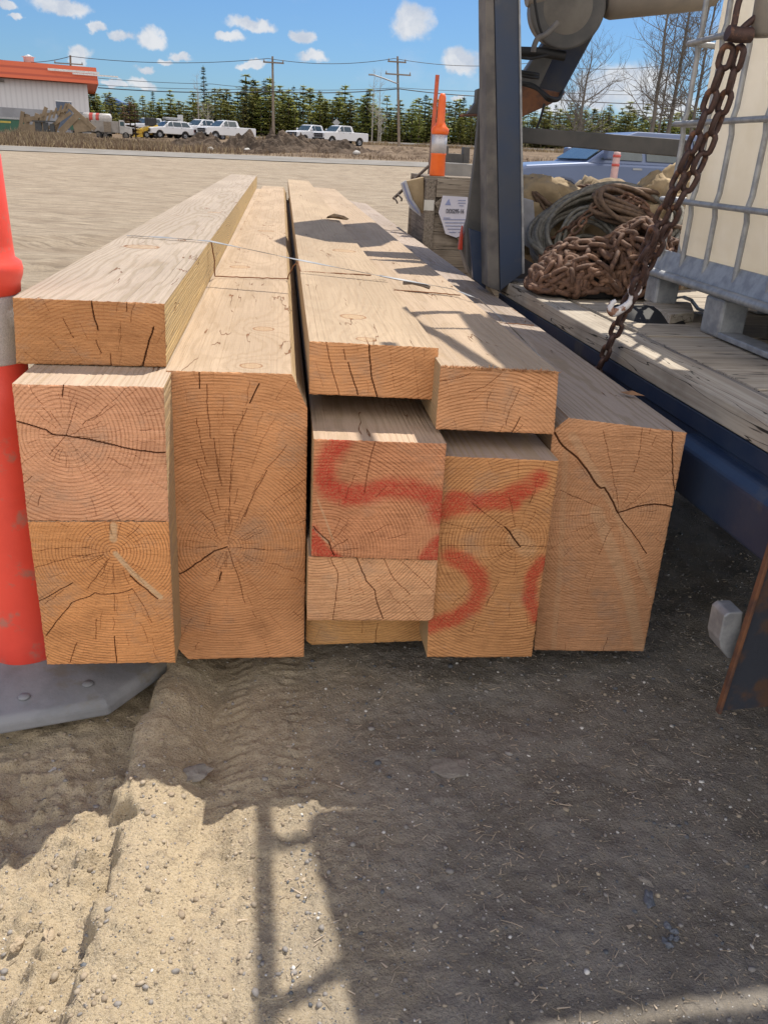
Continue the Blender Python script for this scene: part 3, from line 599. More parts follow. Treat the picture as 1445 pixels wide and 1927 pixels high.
beam(sc([(.452, .790), (.836, .777), (.838, .075), (.481, .081)], yI), yI, 13.4, 'tall timber sprayed with red curves, its pith a pale bullseye on the right', pl(yI, (974, 1019))[0],
     cracks=ck(yI, ZC, ([(745,985),(800,1000),(905,1025)], .0014), ([(745,1100),(900,1104),(1050,1103),(1255,1104)], .0016), ([(1058,1012),(1095,1060),(1132,1108)], .0030), ([(900,900),(980,960),(1058,1012)], .0014), ([(1078,868),(1095,950),(1108,1012)], .0014), ([(970,1175),(1050,1140),(1120,1110)], .0014), ([(870,600),(960,660),(1000,745)], .0012), ([(790,1200),(745,1195)], .0012)),
     nrad=22, radmax=.5, seed=10, sp=.010, end=(0.539, 0.264, 0.111), endd=(0.337, 0.145, 0.061), top=(0.454, 0.351, 0.287),
     paint=[(pl(yI, *ZC((755,928),(850,905),(960,890),(1060,870),(1150,830),(1220,780))), .026), (pl(yI, *ZC((790,1150),(870,1185),(925,1240),(940,1320),(900,1400),(820,1450),(700,1490))), .025), (pl(yI, *ZC((1240,1180),(1190,1250),(1175,1350),(1210,1450))), .020), (pl(yI, *ZC((800,870),(1100,900))), .02)],
     stain=[(pl(yI, *ZC((1110,1060),(1170,1120))), .03, .25)])
beam([(.800, .918), (1.224, .872), (1.232, .087), (.844, .101)], y2, 13.8, 'tall timber split by two wide open cracks, right hand column beside the truck', pl(y2, *ZD((568, 1012)))[0],
     cracks=ck(y2, ZD, ([(195,540),(222,590),(250,625),(300,665),(330,690),(365,735),(400,780),(430,830),(465,868),(490,866),(512,900),(540,950),(552,980),(568,1012)], .0034), ([(568,1012),(610,1000),(650,985),(700,972),(780,962),(830,965),(888,980)], .0032), ([(568,1012),(600,1065),(640,1110),(690,1180),(735,1250)], .0019),
       ([(885,525),(885,640),(890,830),(905,905)], .0024), ([(710,515),(700,600),(680,720),(660,775)], .0014), ([(568,1012),(500,1070),(380,1170),(230,1255)], .0012), ([(540,1090),(500,1150),(455,1255)], .0013), ([(270,905),(360,935),(440,968)], .0014), ([(440,1310),(400,1410),(385,1490)], .0011), ([(505,1740),(480,1820)], .0016), ([(260,1770),(255,1820)], .0012), ([(220,1600),(200,1750)], .0011), ([(480,530),(520,700),(560,900),(570,1000)], .0013), ([(640,1290),(690,1390),(750,1480)], .0012)),
     nrad=24, radmax=.9, seed=11, sp=.0092, cuts=[('TL', .046, .05)], top=(0.394, 0.323, 0.271), topd=(0.262, 0.206, 0.151), side=(0.319, 0.206, 0.122), end=(0.52, 0.27, 0.14), endd=(0.428, 0.198, 0.091),
     stain=[(pl(y2, *ZD((440,1000),(520,1200),(620,1450),(700,1820))), .022, .28), (pl(y2, *ZD((300,560),(420,760),(560,1000),(760,1480))), .014, .24), (pl(y2, *ZD((260,660),(230,1300),(190,1800))), .010, .16)], drift=(.12, 0))
M_slp = mat('bearer_wood', (.20, .13, .075), .9)
for i, yy in enumerate((3.0, 7.5, 12.5)):
    b = MB(); b.box((-.62, -.07, 0), (1.18, .07, .085)); o = b.build('bearer', M_slp, loc=(0, yy, 0), bevel=.004)
    tag(o, ['nearest', 'middle', 'farthest'][i]+' bearer laid crosswise under the timber stack', 'timber bearer', 'bearers under the stack')
for i, (x0, z0, z1_) in enumerate(((.27, .886, .945),)):
    for j, yy in enumerate((2.9, 8., 12.8)):
        b = MB(); b.box((-.16, -.04, z0), (.16, .04, z1_)); tag(b.build('sticker', M_slp, loc=(x0, yy, .003), bevel=.003), ['near', 'middle', 'far'][j]+' spacer strip under the top timber of the middle column', 'spacer strip', 'spacer strips in the stack')
# plastic strap over the stack, twine round it, chip of bark
b = MB(); pts = [(-.675, 3.93, 1.212), (-.50, 3.90, 1.213), (-.306, 3.842, 1.211), (.05, 3.72, 1.165), (.40, 3.60, 1.125), (.72, 3.50, 1.092), (.80, 3.33, 1.08), (.86, 3.05, 1.03), (.98, 2.93, .92)]
pp = []
for a, c in zip(pts[:-1], pts[1:]):
    for f in np.linspace(0, 1, 6, endpoint=False): pp.append([a[i]*(1-f)+c[i]*f for i in range(3)])
pp.append(pts[-1]); pp = np.array(pp); k = len(pp); dv = np.array([0, .008, 0.]); tw = .002*np.sin(np.arange(k)*.9)
V = np.concatenate([pp-dv+np.array([0, 0, 1.])*tw[:, None], pp+dv-np.array([0, 0, 1.])*tw[:, None], pp-dv+np.array([0, 0, .0015])+np.array([0, 0, 1.])*tw[:, None], pp+dv+np.array([0, 0, .0015])-np.array([0, 0, 1.])*tw[:, None]])
Fc = []
for i in range(k-1): Fc += [(i, k+i, k+i+1, i+1), (2*k+i, 2*k+i+1, 3*k+i+1, 3*k+i), (i, i+1, 2*k+i+1, 2*k+i), (k+i, 3*k+i, 3*k+i+1, k+i+1)]
b.add(V, Fc); tag(b.build('strap', mat('grey_strapping', (.34, .35, .36), .45, .2, scale=20)), 'grey banding strap slanting slackly across the top of the timbers', 'strap')
b = MB(); b.tube([(.52, 3.57, 1.100), (.56, 3.56, 1.104), (.60, 3.545, 1.098), (.63, 3.53, 1.09)], .008, 6); b.tube([(.43, 3.66, 1.115), (.50, 3.60, 1.11), (.53, 3.58, 1.11)], .004, 6)
tag(b.build('strap_end', mat('frayed_metal', (.20, .17, .15), .5, .6)), 'short dark bent strap end beside the grey strap', 'strap offcut')
M_twine = mat('brown_twine', (.26, .12, .055), .9, scale=60)
def twine(pts, r, lab, seed):
    out = []; rr = random.Random(seed)
    for a, c in zip(pts[:-1], pts[1:]):
        n_ = max(2, int((Vector(c)-Vector(a)).length/.02))
        for i in range(n_): f = i/n_; out.append([a[q]*(1-f)+c[q]*f+rr.uniform(-.0015, .0015) for q in range(3)])
    out.append(list(pts[-1])); b = MB(); b.tube(out, r, 5); return tag(b.build('twine', M_twine), lab, 'twine')
twine([(-.301, 3.842, 1.208), (-.298, 3.93, 1.12), (-.305, 4.02, 1.037), (.0, 4.04, 1.0345), (.04, 4.045, 1.0345)], .0030, 'brown twine running down the high left timber and across the tall one', 1)
twine([(.03, 4.02, 1.036), (.06, 4.0, 1.10), (.08, 3.92, 1.13), (.085, 3.80, 1.112), (.09, 3.745, 1.108), (.40, 3.743, 1.105)], .0030, 'brown twine looped over the gap and across the middle top timber', 2)
twine([(.48, 3.545, 1.074), (.75, 3.46, 1.074)], .0026, 'short straight piece of brown twine on the fourth column', 3)
twine([(.88, 3.86, .897), (1.20, 3.83, .889)], .0024, 'piece of brown twine on the right hand timber beside the truck deck', 4)
b = MB(); b.add([(0,0,0),(.05,-.02,.006),(.17,-.22,.02),(.15,-.26,.012),(.09,-.2,.03),(.01,-.05,.02),(.06,-.08,.045),(.13,-.2,.04)], [(0,1,2,3,4,5),(0,6,7,2,1),(5,6,0),(4,7,6,5),(3,7,4),(2,7,3)])
o = b.build('bark_chip', mat('bark_chip', (.34, .22, .10), .85, col2=(.2, .12, .06), scale=30), loc=(.36, 6.95, 1.108)); tag(o, 'brown curled bark chip lying on the shadowed middle timber', 'bark chip')
b = MB(); b.add([(0,0,0),(.05,-.035,0),(.065,-.06,.004),(.01,-.045,.003),(.03,-.03,.014)], [(0,4,1),(1,4,2),(2,4,3),(3,4,0),(0,1,2,3)]); o = b.build('bark_flake', mat('bark_flake', (.34, .18, .09), .85), loc=(1.17, 2.66, .885)); tag(o, 'small brown bark flake on the edge of the right hand timber', 'bark chip')
# splintered fringe on the top arris of the fourth column timber
r = random.Random(4); b = MB()
for i in range(230):
    x = r.uniform(.452, .775); L = r.uniform(.005, .022)*(1.6 if r.random() < .15 else 1); a = r.uniform(-1.2, 1.2)
    z = 1.0715+(x-.45)*-.028; y = 2.2+r.uniform(-.004, .006); dx, dz, dy = math.sin(a)*L, math.cos(a)*L*.45, -abs(r.gauss(0, 1))*L*.35; w_ = r.uniform(.0012, .0034)
    b.add([(x-w_, y, z-.004), (x+w_, y, z-.004), (x+w_*.5, y+.003, z-.002), (x+dx, y+dy, z+dz)], [(0,1,3),(1,2,3),(2,0,3)])
tag(b.build('splinters', mat('fresh_splinters', (.62, .36, .18), .85, col2=(.36, .15, .06), scale=90)), 'fringe of torn splinters along the top edge of the fourth column timber', 'splinters', kind='stuff')
# ------------------------------------------------------------------ orange posts
M_red = mat('orange_red_plastic', (.86, .085, .055), .45, col2=(.76, .07, .045), scale=4., bump=.0008, bscale=60., col3=(.50, .17, .13), s3=9.)
M_org = mat('bright_orange_plastic', (.90, .16, .02), .45, col2=(.82, .13, .02), scale=8.)
M_refl = mat('silver_reflective_band', (.62, .60, .62), .35, .25, scale=300, bump=.0012, bscale=240.)
M_rub = mat('grey_rubber', (.26, .265, .28), .9, col2=(.20, .205, .215), scale=7., bump=.0015, bscale=80., col3=(.19, .175, .15), s3=4.)
t_ = empty('traffic_post', (-.822, 2.42, 0), .25, 'large orange red traffic post on a grey rubber base, cut off at the left edge', 'traffic post')
b = MB(); b.lathe([(.118, .045), (.124, .06), (.122, .11), (.108, .60), (.100, .82), (.100, 1.01)], n=48); b.build('post', M_red, t_)
b = MB(); b.lathe([(.100, 1.01), (.102, 1.015), (.099, 1.19), (.098, 1.195)], n=48); b.build('reflective_band', M_refl, t_)
b = MB(); b.lathe([(.098, 1.195), (.106, 1.20), (.108, 1.225), (.116, 1.245), (.119, 1.262), (.116, 1.28), (.101, 1.292), (.100, 1.33), (.097, 1.55), (.060, 1.60), (.045, 1.62), (.043, 1.74), (.03, 1.76), (0, 1.762)], n=48); b.build('post_top', M_red, t_)
b = MB(); n8 = 8; R = .44
P8 = [(R*math.cos(math.pi/8+i*math.pi/4), R*math.sin(math.pi/8+i*math.pi/4)) for i in range(8)]
prof = [(1., 0.), (1., .035), (.955, .052), (.42, .066), (.30, .07)]
V = []; 
for k, zz in prof: V += [(x*k, y*k*.86, zz) for x, y in P8]
Fc = []
for i in range(len(prof)-1):
    for q in range(8): Fc.append((i*8+q, i*8+(q+1) % 8, (i+1)*8+(q+1) % 8, (i+1)*8+q))
Fc.append(tuple(range(8))[::-1]); Fc.append(tuple(range(32, 40))); b.add(V, Fc)
base = b.build('base', M_rub, t_, loc=(.05, -.02, -.012), bevel=.008)
b = MB()
for a in (0.2, .95, 1.7, 3.9, 4.5, 5.1, 5.7): b = MB(); b.lathe([(.018, 0), (.016, .004), (0, .0045)], c=(.31*math.cos(a), .27*math.sin(a), .060), n=16); b.build('stud', M_rub, base)
# ------------------------------------------------------------------ truck deck (local frame: x outward from the deck edge, y along, z up)
TA = math.atan(.026); TM = Matrix.Translation((1.385, 2.1, 0)) @ Matrix.Rotation(TA, 4, 'Z'); TI = TM.inverted()
def tl(p): return tuple(TI@Vector(p))
M_blue = mat('dark_blue_paint', (.020, .036, .078), .38, col2=(.030, .046, .085), scale=5., bump=.0008, bscale=40., col3=(.07, .075, .085), s3=3.)
M_post = mat('slate_blue_steel', (.034, .055, .105), .5, col2=(.05, .062, .09), scale=3., bump=.0008, bscale=30., col3=(.10, .10, .105), s3=2.)
M_dust = mat('dusty_grey_steel', (.17, .155, .14), .75, col2=(.09, .085, .085), scale=6., bump=.001, bscale=50.)
M_dark = mat('dark_grey_steel', (.055, .055, .055), .6, col2=(.09, .085, .08), scale=5.)
M_rust = mat('rust', (.20, .085, .040), .85, col2=(.085, .045, .035), scale=14., bump=.002, bscale=120., col3=(.05, .05, .055), s3=5.)
M_plate = mat('rusty_blue_plate', (.035, .040, .055), .7, col2=(.10, .055, .035), scale=7., bump=.002, bscale=60., lo=.45, hi=.6)
M_galv = mat('galvanised_steel', (.40, .41, .42), .5, .35, col2=(.27, .28, .295), scale=18., bump=.0008, bscale=50.)
M_black = mat('black_rubber', (.012, .012, .013), .7)
def plank_mat(nm, c1, c2, along='y'):
    m = bpy.data.materials.new(nm); m.use_nodes = True; t = NT(m.node_tree); b = m.node_tree.nodes['Principled BSDF']
    oc = t.n('ShaderNodeTexCoord').outputs['Object']; sc_ = (50, 1.6, 50) if along == 'y' else (1.6, 50, 50)
    g1 = t.noise(t.vm('MULTIPLY', oc, sc_), 1., 5., .6); g2 = t.noise(oc, 3., 5., .65)
    c = t.mix(t.ss(g1, .35, .65), c1, c2); c = t.mix(t.m('MULTIPLY', t.ss(g2, .45, .7), .5), c, tuple(x*.62 for x in c2))
    ckn = t.m('ABSOLUTE', t.m('SUBTRACT', t.noise(t.vm('MULTIPLY', oc, (9, .5, 9) if along == 'y' else (.5, 9, 9)), 1.5, 3.), .5))
    c = t.mix(t.ss(ckn, .007, .002), c, (.04, .035, .03)); t.put(b.inputs['Base Color'], c); b.inputs['Roughness'].default_value = .85; b.inputs['Specular IOR Level'].default_value = .2
    bp = t.n('ShaderNodeBump'); bp.inputs['Distance'].default_value = .002; t.put(bp.inputs['Height'], g1); t.put(b.inputs['Normal'], bp.outputs[0]); return m
M_deck = plank_mat('weathered_deck_plank', (.46, .41, .34), (.34, .29, .235)); M_deckx = plank_mat('weathered_cross_plank', (.47, .41, .33), (.34, .29, .23), 'x')
M_edge = plank_mat('grey_edge_plank', (.27, .245, .22), (.17, .15, .14))
truck = empty('flatbed_truck', (1.385, 2.1, 0), TA, 'dark blue flatbed truck with plank deck and slanting crane arm, right of the timbers', 'truck')
def tp(name, mb, mt, par=None, bevel=.003): return mb.build(name, mt, par or truck, bevel=bevel)
b = MB(); b.box((0, -1.6, .87), (.165, 2.9, .95)); tp('deck_plank', b, M_deck, bevel=.006)
b = MB(); b.box((.172, -1.6, .888), (.200, 1.35, .942)); tp('edge_strip', b, M_edge)
b = MB(); b.box((.172, 1.356, .89), (.196, 2.9, .935)); tp('edge_strip', b, M_edge)
yy = -1.6; rr = random.Random(3)
while yy < 2.85:
    wd = .285; b = MB(); y1 = min(yy+wd-.006, 2.9); b.box((.204, yy, .88), (2.5, y1, .945+rr.uniform(-.003, .003))); tp('cross_plank', b, M_deckx); yy += wd
# frame rails below
b = MB(); b.box((.02, -1.6, .62), (.09, 2.9, .862)); b.box((.012, -1.6, .80), (.02, 2.9, .862)); tp('side_rail', b, M_blue, bevel=.008)
b = MB(); b.prism([(-.045, -2.0, .60), (-.045, -2.0, .755), (-.012, -2.0, .785), (.20, -2.0, .785), (.20, -2.0, .60)], (0, 2.42, 0)); tp('storage_rail', b, M_blue, bevel=.01)
b = MB(); b.box((.9, -2.0, .5), (1.02, 7, .86)); b.box((1.6, -2.0, .5), (1.72, 7, .86)); tp('chassis_beam', b, M_black)
for yy in (.3, 1.5, 2.7): b = MB(); b.box((.095, yy, .70), (2.4, yy+.08, .862)); tp('cross_member', b, M_black)
def wheel(parent, c, r, wd, mt, mr, name='wheel', ax=(1, 0, 0)):
    b = MB(); b.lathe([(r*.58, -wd/2), (r*.93, -wd/2), (r, -wd*.36), (r, wd*.36), (r*.93, wd/2), (r*.58, wd/2), (r*.58, -wd/2)], c=c, axis=ax, n=32); w_ = b.build(name, mt, parent)
    b = MB(); b.lathe([(r*.57, -wd*.42), (r*.57, wd*.42), (r*.45, wd*.3), (r*.2, wd*.22), (r*.16, wd*.4), (0, wd*.4)], c=c, axis=ax, n=24); b.build('rim', mr, w_); return w_
for yy in (1.75, 3.0): wheel(truck, (.42, yy, .50), .49, .30, M_black, M_dark)
# mud flap plate and bracket near the camera
fp = [tl(onY(*q, 1.8)) for q in [(1462, 985), (1350, 1340), (1362, 1338), (1470, 1322)]]
b = MB(); b.prism([tuple(Vector(p)) for p in [fp[0], fp[1], (fp[2][0]+.003, fp[2][1], fp[2][2]+.001), (fp[3][0]+.25, fp[3][1], fp[3][2]), (fp[0][0]+.28, fp[0][1], fp[0][2]+.05)]], (0, .012, 0)); mf = tp('mud_flap', b, M_plate, bevel=.002)
b = MB(); a, c = Vector(fp[0])+Vector((0, -.002, 0)), Vector(fp[1])+Vector((0, -.002, 0)); b.bar(a, c, .011, .020, up=(0, 1, 0)); tp('flap_edge', b, M_rust, mf)
b = MB(); q = [tl(onY(*p, 1.83)) for p in [(1372, 1153), (1398, 1152), (1388, 1238), (1370, 1240), (1356, 1222), (1353, 1205), (1362, 1160)]]; b.prism(q, (0, .07, 0)); tp('bracket', b, M_galv, bevel=.004)
# upright post with side plate and gusset
def wy(px, py, y): return tuple(onY(px, py, y))
def quadpost(px, y, dy, mt, name, par=truck, bevel=.004):
    b = MB(); b.prism([tl(wy(a, c, y)) for a, c in px], tuple(TI.to_3x3()@Vector((0, dy, 0)))); return tp(name, b, mt, par, bevel)
up_ = quadpost([(929, -60), (974, -60), (982, 515), (941, 548)], 4.78, .16, M_post, 'upright')
quadpost([(913, -60), (928, -60), (940, 548), (917, 540)], 4.775, .17, M_dust, 'side_plate', up_)
quadpost([(975, -60), (978, -60), (987, 514), (983, 516)], 4.77, .02, M_galv, 'worn_edge', up_, .001)
quadpost([(905, 175), (914, 100), (918, 538), (893, 528), (880, 500), (877, 430), (893, 300)], 4.98, .05, M_dark, 'gusset')
quadpost([(883, 430), (914, 440), (914, 545), (890, 525)], 4.93, .04, M_blue, 'foot_plate')
quadpost([(866, 462), (882, 415), (893, 525), (880, 512)], 5.3, .10, M_dust, 'outrigger_foot')
quadpost([(864, 470), (867, 445), (871, 425), (870, 470)], 5.28, .05, mat('red_marker', (.55, .06, .03), .5), 'red_marker', None, .001)
quadpost([(879, 214), (895, 192), (897, 168), (905, 165), (905, 215)], 5.1, .06, M_dark, 'stub_bracket')
quadpost([(872, 214), (905, 214), (905, 218), (872, 218)], 5.06, .12, M_rust, 'stub_plate')
quadpost([(978, 239), (1300, 264), (1300, 297), (978, 268)], 5.15, .08, M_dark, 'cross_bar')
# crane arm
def arm(px, y, dy, mt, name, par=None): return quadpost(px, y, dy, mt, name, par or truck, .006)
M_arm = mat('dull_navy_steel', (.022, .032, .062), .65, col2=(.05, .05, .055), scale=4., spec=.3)
ar = arm([(990, 170), (1078, 18), (1185, -60), (1062, 168), (1040, 190)], 5.62, .20, M_arm, 'crane_arm')
arm([(975, 165), (984, 140), (1072, 8), (1090, 4), (1008, 178)], 5.58, .10, M_dark, 'arm_flange', ar)
arm([(977, 158), (1064, 176), (1036, 196), (978, 222)], 5.50, .22, M_rust, 'arm_foot', ar)
b = MB(); dc = Vector(tl(wy(1068, 12, 5.25))); b.lathe([(0, -.02), (.10, -.02), (.15, -.005), (.197, 0), (.205, .008), (.205, .02), (.19, .24), (0, .26)], c=dc, axis=(.12, 1, .05), n=48); dk = tp('tank_end', b, mat('dull_brown_metal', (.16, .145, .125), .6, .3, scale=5., col2=(.10, .09, .08)), None, 0)
b = MB(); b.lathe([(.200, -.008), (.214, -.008), (.214, .02), (.200, .02)], c=dc, axis=(.12, 1, .05), n=48); tp('rim_band', b, M_dark, dk, 0)
M_tan = mat('dusty_tan_cylinder', (.27, .235, .19), .6, .2, scale=5., col2=(.20, .175, .15))
a, c = Vector(tl(wy(1137, -6, 5.3))), Vector(tl(wy(1345, -22, 5.3))); b = MB(); pts = [a+(c-a)*f for f in (0, .02, .06, .9, .97, 1)]; b.tube([tuple(p) for p in pts], [.085, .108, .118, .108, .09, .09], 24); tp('lift_cylinder', b, M_tan, None, 0)
a, c = Vector(tl(wy(990, -6, 5.3))), Vector(tl(wy(1032, -12, 5.3))); b = MB(); b.tube([tuple(a+(c-a)*f) for f in (0, .2, .9, 1)], [.05, .06, .06, .05], 20); tp('small_cylinder', b, M_tan, None, 0)
def hose(pxs, y, r, name='hose', mt=None):
    P_ = [np.array(tl(wy(a, c, y+dy))) for a, c, dy in pxs]; out = []
    for i in range(len(P_)-1):
        p0, p1, p2, p3 = P_[max(i-1, 0)], P_[i], P_[i+1], P_[min(i+2, len(P_)-1)]
        for f in np.linspace(0, 1, 7, endpoint=False): out.append(.5*((2*p1)+(-p0+p2)*f+(2*p0-5*p1+4*p2-p3)*f*f+(-p0+3*p1-3*p2+p3)*f**3))
    out.append(P_[-1]); b = MB(); b.tube(out, r, 8); return tp(name, b, mt or M_black, None, 0)
hose([(976, 97, 0), (1020, 99, 0), (1062, 106, 0)], 5.3, .026, 'ram'); hose([(976, 108, 0), (1000, 110, 0), (1030, 104, .0)], 5.25, .008)
hose([(976, 135, 0), (1000, 139, 0), (1012, 141, .05)], 5.4, .012); hose([(976, 141, 0), (1000, 145, 0), (1012, 146, .05)], 5.4, .010)
hose([(976, 156, 0), (1000, 160, 0), (1018, 172, -.05), (1034, 184, -.1), (1050, 186, -.05), (1056, 176, 0), (1058, 172, .1)], 5.4, .012)
hose([(980, 158, 0), (1010, 168, -.05), (1030, 188, -.1), (1048, 189, -.05), (1056, 180, 0)], 5.42, .009)
hose([(1004, -10, 0), (1012, 40, 0), (1020, 66, 0)], 5.15, .008); hose([(1050, 42, 0), (1028, 64, 0), (1012, 72, 0), (1005, 86, 0), (1003, 98, 0)], 5.12, .015, 'link_rod', M_dust)
hose([(1024, 195, 0), (1016, 225, 0), (1008, 244, 0)], 5.3, .008)
# unseen platform added above the frame, outlined to throw the large shadow
def slab(name, xy, z0, z1, mt, par=None):
    b = MB(); b.prism([tl((x, y, z0)) for x, y in xy], (0, 0, z1-z0)); return tp(name, b, mt, par)
pf = slab('shadow_platform', [(1.55, 2.672), (1.24, 2.672), (1.165, 3.17), (1.16, 3.27), (1.36, 3.29), (1.45, 3.9), (1.62, 4.6), (1.66, 4.95), (2.1, 4.95), (2.12, 3.9), (2.5, 3.8), (2.5, 2.75), (2.12, 2.715)], 3.34, 3.40, M_dark)
slab('shadow_platform_plate', [(1.33, 1.75), (1.27, 2.2), (1.24, 2.665), (1.55, 2.665), (1.60, 2.622), (2.16, 2.662), (2.5, 2.69), (2.6, 2.74), (2.6, 1.75)], 3.345, 3.40, M_dark, pf)
for y_ in (1.8, 2.1): b = MB(); q = tl((1.9, y_, 0)); b.box((q[0], q[1], .955), (q[0]+.08, q[1]+.08, 3.335)); tp('shadow_platform_leg', b, M_dark, pf)
b = MB(); b.tube([tl((1.030, 3.42, 3.36)), tl((1.045, 2.73, 3.36)), tl((1.06, 2.1, 3.36))], .024, 8)
b.tube([tl((1.03, 3.163, 3.36)), tl((1.17, 3.205, 3.36))], .021, 8); b.tube([tl((1.047, 2.73, 3.36)), tl((1.24, 2.84, 3.36))], .021, 8); b.tube([tl((1.06, 2.2, 3.36)), tl((1.28, 2.3, 3.36))], .021, 8)
tp('shadow_rail', b, M_dark, pf, 0)  # added unseen to cast the bar and rung shadows
b = MB(); b.tube([tl((1.75, 2.8, 3.33)), tl((1.52, 2.75, 3.2)), tl((1.50, 2.71, 2.3))], .03, 10); tp('hanger', b, M_tan, None, 0)
def tl3(L): return [tl(p) for p in L]
b = MB(); z_ = 3.34; k_ = .66
hp = [(1.62, 4.50), (1.52, 4.47), (1.43, 4.42), (1.385, 4.33), (1.40, 4.2), (1.46, 4.0), (1.50, 3.72), (1.53, 3.55)]
off = np.array([-.32*k_, -.48*k_]); pts = [tl((x+off[0], y+off[1], z_)) for x, y in hp]; b.tube(pts, .028, 8)
b.tube([tl((1.41+off[0], 4.14+off[1], z_)), tl((1.66+off[0], 4.2+off[1], z_))], .011, 8); tp('shadow_hoop', b, M_dark, pf, 0)  # added unseen to cast the looping shadows on the timbers
slab('shadow_hoop_plate', [(x+off[0], y+off[1]) for x, y in [(1.60, 4.46), (1.69, 4.49), (1.72, 3.89), (1.66, 3.52), (1.57, 3.53), (1.56, 3.85)]], z_-.01, z_+.01, M_dark, pf)
# overhead shape added unseen, outlined to cast shadows across the stack further back
bo = slab('boom', [(1.03, 7.77), (1.29, 8.35), (1.43, 8.30), (1.7, 8.75), (2.6, 8.9), (2.6, 7.1), (1.71, 7.27), (1.58, 6.83), (1.4, 6.59), (1.23, 6.58), (1.03, 6.91), (.93, 7.3)], 4.0, 4.08, M_blue)
slab('boom_bracket', [(1.41, 6.44), (1.68, 6.52), (2.6, 6.5), (2.6, 6.2), (1.67, 6.2), (1.42, 6.2)], 4.0, 4.06, M_blue, bo)
slab('boom_bracket', [(1.66, 6.14), (2.6, 6.12), (2.6, 6.02), (1.42, 6.03)], 4.0, 4.06, M_blue, bo)
slab('boom_bracket', [(1.95, 5.62), (2.6, 5.62), (2.6, 5.40), (1.95, 5.40)], 4.0, 4.06, M_blue, bo)
slab('boom_beam', [(2.6, 8.2), (4.6, 8.0), (4.6, 8.3), (2.6, 8.5)], 4.003, 4.10, M_blue, bo)
slab('shadow_boom_strut', [(2.602, 5.38), (2.66, 5.38), (2.66, 7.4), (2.602, 7.4)], 4.003, 4.06, M_blue, bo)
slab('shadow_boom_mast', [(4.5, 7.95), (4.8, 7.95), (4.8, 8.35), (4.5, 8.35)], 0, 4.0, M_blue, bo)
# ------------------------------------------------------------------ liquid tote on the deck
def tote_mat():
    m = bpy.data.materials.new('cloudy_cream_plastic'); m.use_nodes = True; t = NT(m.node_tree); b = m.node_tree.nodes['Principled BSDF']
    oc = t.n('ShaderNodeTexCoord').outputs['Object']; sp = t.n('ShaderNodeSeparateXYZ'); t.put(sp.inputs[0], oc)
    n = t.noise(oc, 3., 5., .6); c = t.mix(t.ss(n, .35, .65), (.80, .75, .67), (.74, .68, .58))
    ln = t.m('ABSOLUTE', t.m('SUBTRACT', sp.outputs[1], t.m('ADD', 1.20, t.m('MULTIPLY', t.noise(oc, 4., 3.), .07))))
    low = t.ss(sp.outputs[2], .62, .45); st = t.m('MULTIPLY', t.ss(ln, .022, .004), low); c = t.mix(t.m('MULTIPLY', st, .9), c, (.16, .08, .03))
    c = t.mix(t.m('MULTIPLY', t.m('MULTIPLY', t.ss(sp.outputs[1], 1.22, 1.26), low), .5), c, (.62, .56, .54))
    c = t.mix(t.m('MULTIPLY', t.ss(sp.outputs[2], .32, .14), .4), c, (.40, .27, .11))
    t.put(b.inputs['Base Color'], c); b.inputs['Roughness'].default_value = .42; tr = t.n('ShaderNodeBsdfTranslucent'); t.put(tr.inputs[0], t.mix(1., c, (1.15, 1.18, 1.22), 'MULTIPLY')); mx = t.n('ShaderNodeMixShader'); mx.inputs[0].default_value = .68; m.node_tree.links.new(b.outputs[0], mx.inputs[1]); m.node_tree.links.new(tr.outputs[0], mx.inputs[2]); m.node_tree.links.new(mx.outputs[0], m.node_tree.nodes['Material Output'].inputs[0])
    return m
M_tote = tote_mat()
tote = empty('liquid_tote', (1.86, 2.72, .95), TA*.6, 'cream plastic liquid tote in a galvanised tube cage on the truck deck', 'liquid tote')
TW, TL_, TH = 1.3, 1.36, 1.55
bm = bmesh.new(); bmesh.ops.create_cube(bm, size=1.); 
for v in bm.verts: v.co = Vector(((v.co.x+.5)*(TW-.1)+.05, (v.co.y+.5)*(TL_-.12)+.06, (v.co.z+.5)*(TH-.26)+.23))
bmesh.ops.bevel(bm, geom=bm.edges[:], offset=.13, segments=6, affect='EDGES', profile=.5); me = bpy.data.meshes.new('tank'); bm.to_mesh(me); bm.free()
for p_ in me.polygons: p_.use_smooth = True
me.materials.append(M_tote); o = bpy.data.objects.new('tank', me); C.objects.link(o); o.parent = tote
rad = .0125
def tb(pts, name='cage_bar', r=rad, mt=None): b = MB(); b.tube(pts, r, 8); return b.build(name, mt or M_galv, tote)
for z_ in (.52, .85, 1.18, 1.5): tb([(0, TL_-.0, z_), (0, .0, z_)]); tb([(0, TL_, z_), (TW, TL_, z_)])
for y_ in (1.30, 1.08, .86, .60, .34, .08): tb([(.024, y_, .21), (.024, y_, .47), (.014, y_, .52), (.024, y_, .57), (.024, y_, .80), (.014, y_, .85), (.024, y_, .90), (.024, y_, 1.13), (.014, y_, 1.18), (.024, y_, 1.23), (.014, y_, 1.5)])
for x_ in (.15, .45, .75, 1.05): tb([(x_, TL_+.01, .2), (x_, TL_+.01, 1.5)])
b = MB(); b.tube([(-.012, TL_+.01, .185), (-.012, .0, .185)], .020, 8); b.tube([(-.012, TL_+.01, .185), (TW, TL_+.01, .185)], .020, 8); b.build('base_tube', M_galv, tote)
b = MB(); b.box((.02, .02, .165), (TW, TL_, .225)); b.prism([(0, .02, .20), (.035, .02, .29), (.045, .02, .29), (.045, .02, .20)], (0, TL_-.04, 0)); b.build('base_tray', M_galv, tote, bevel=.004)
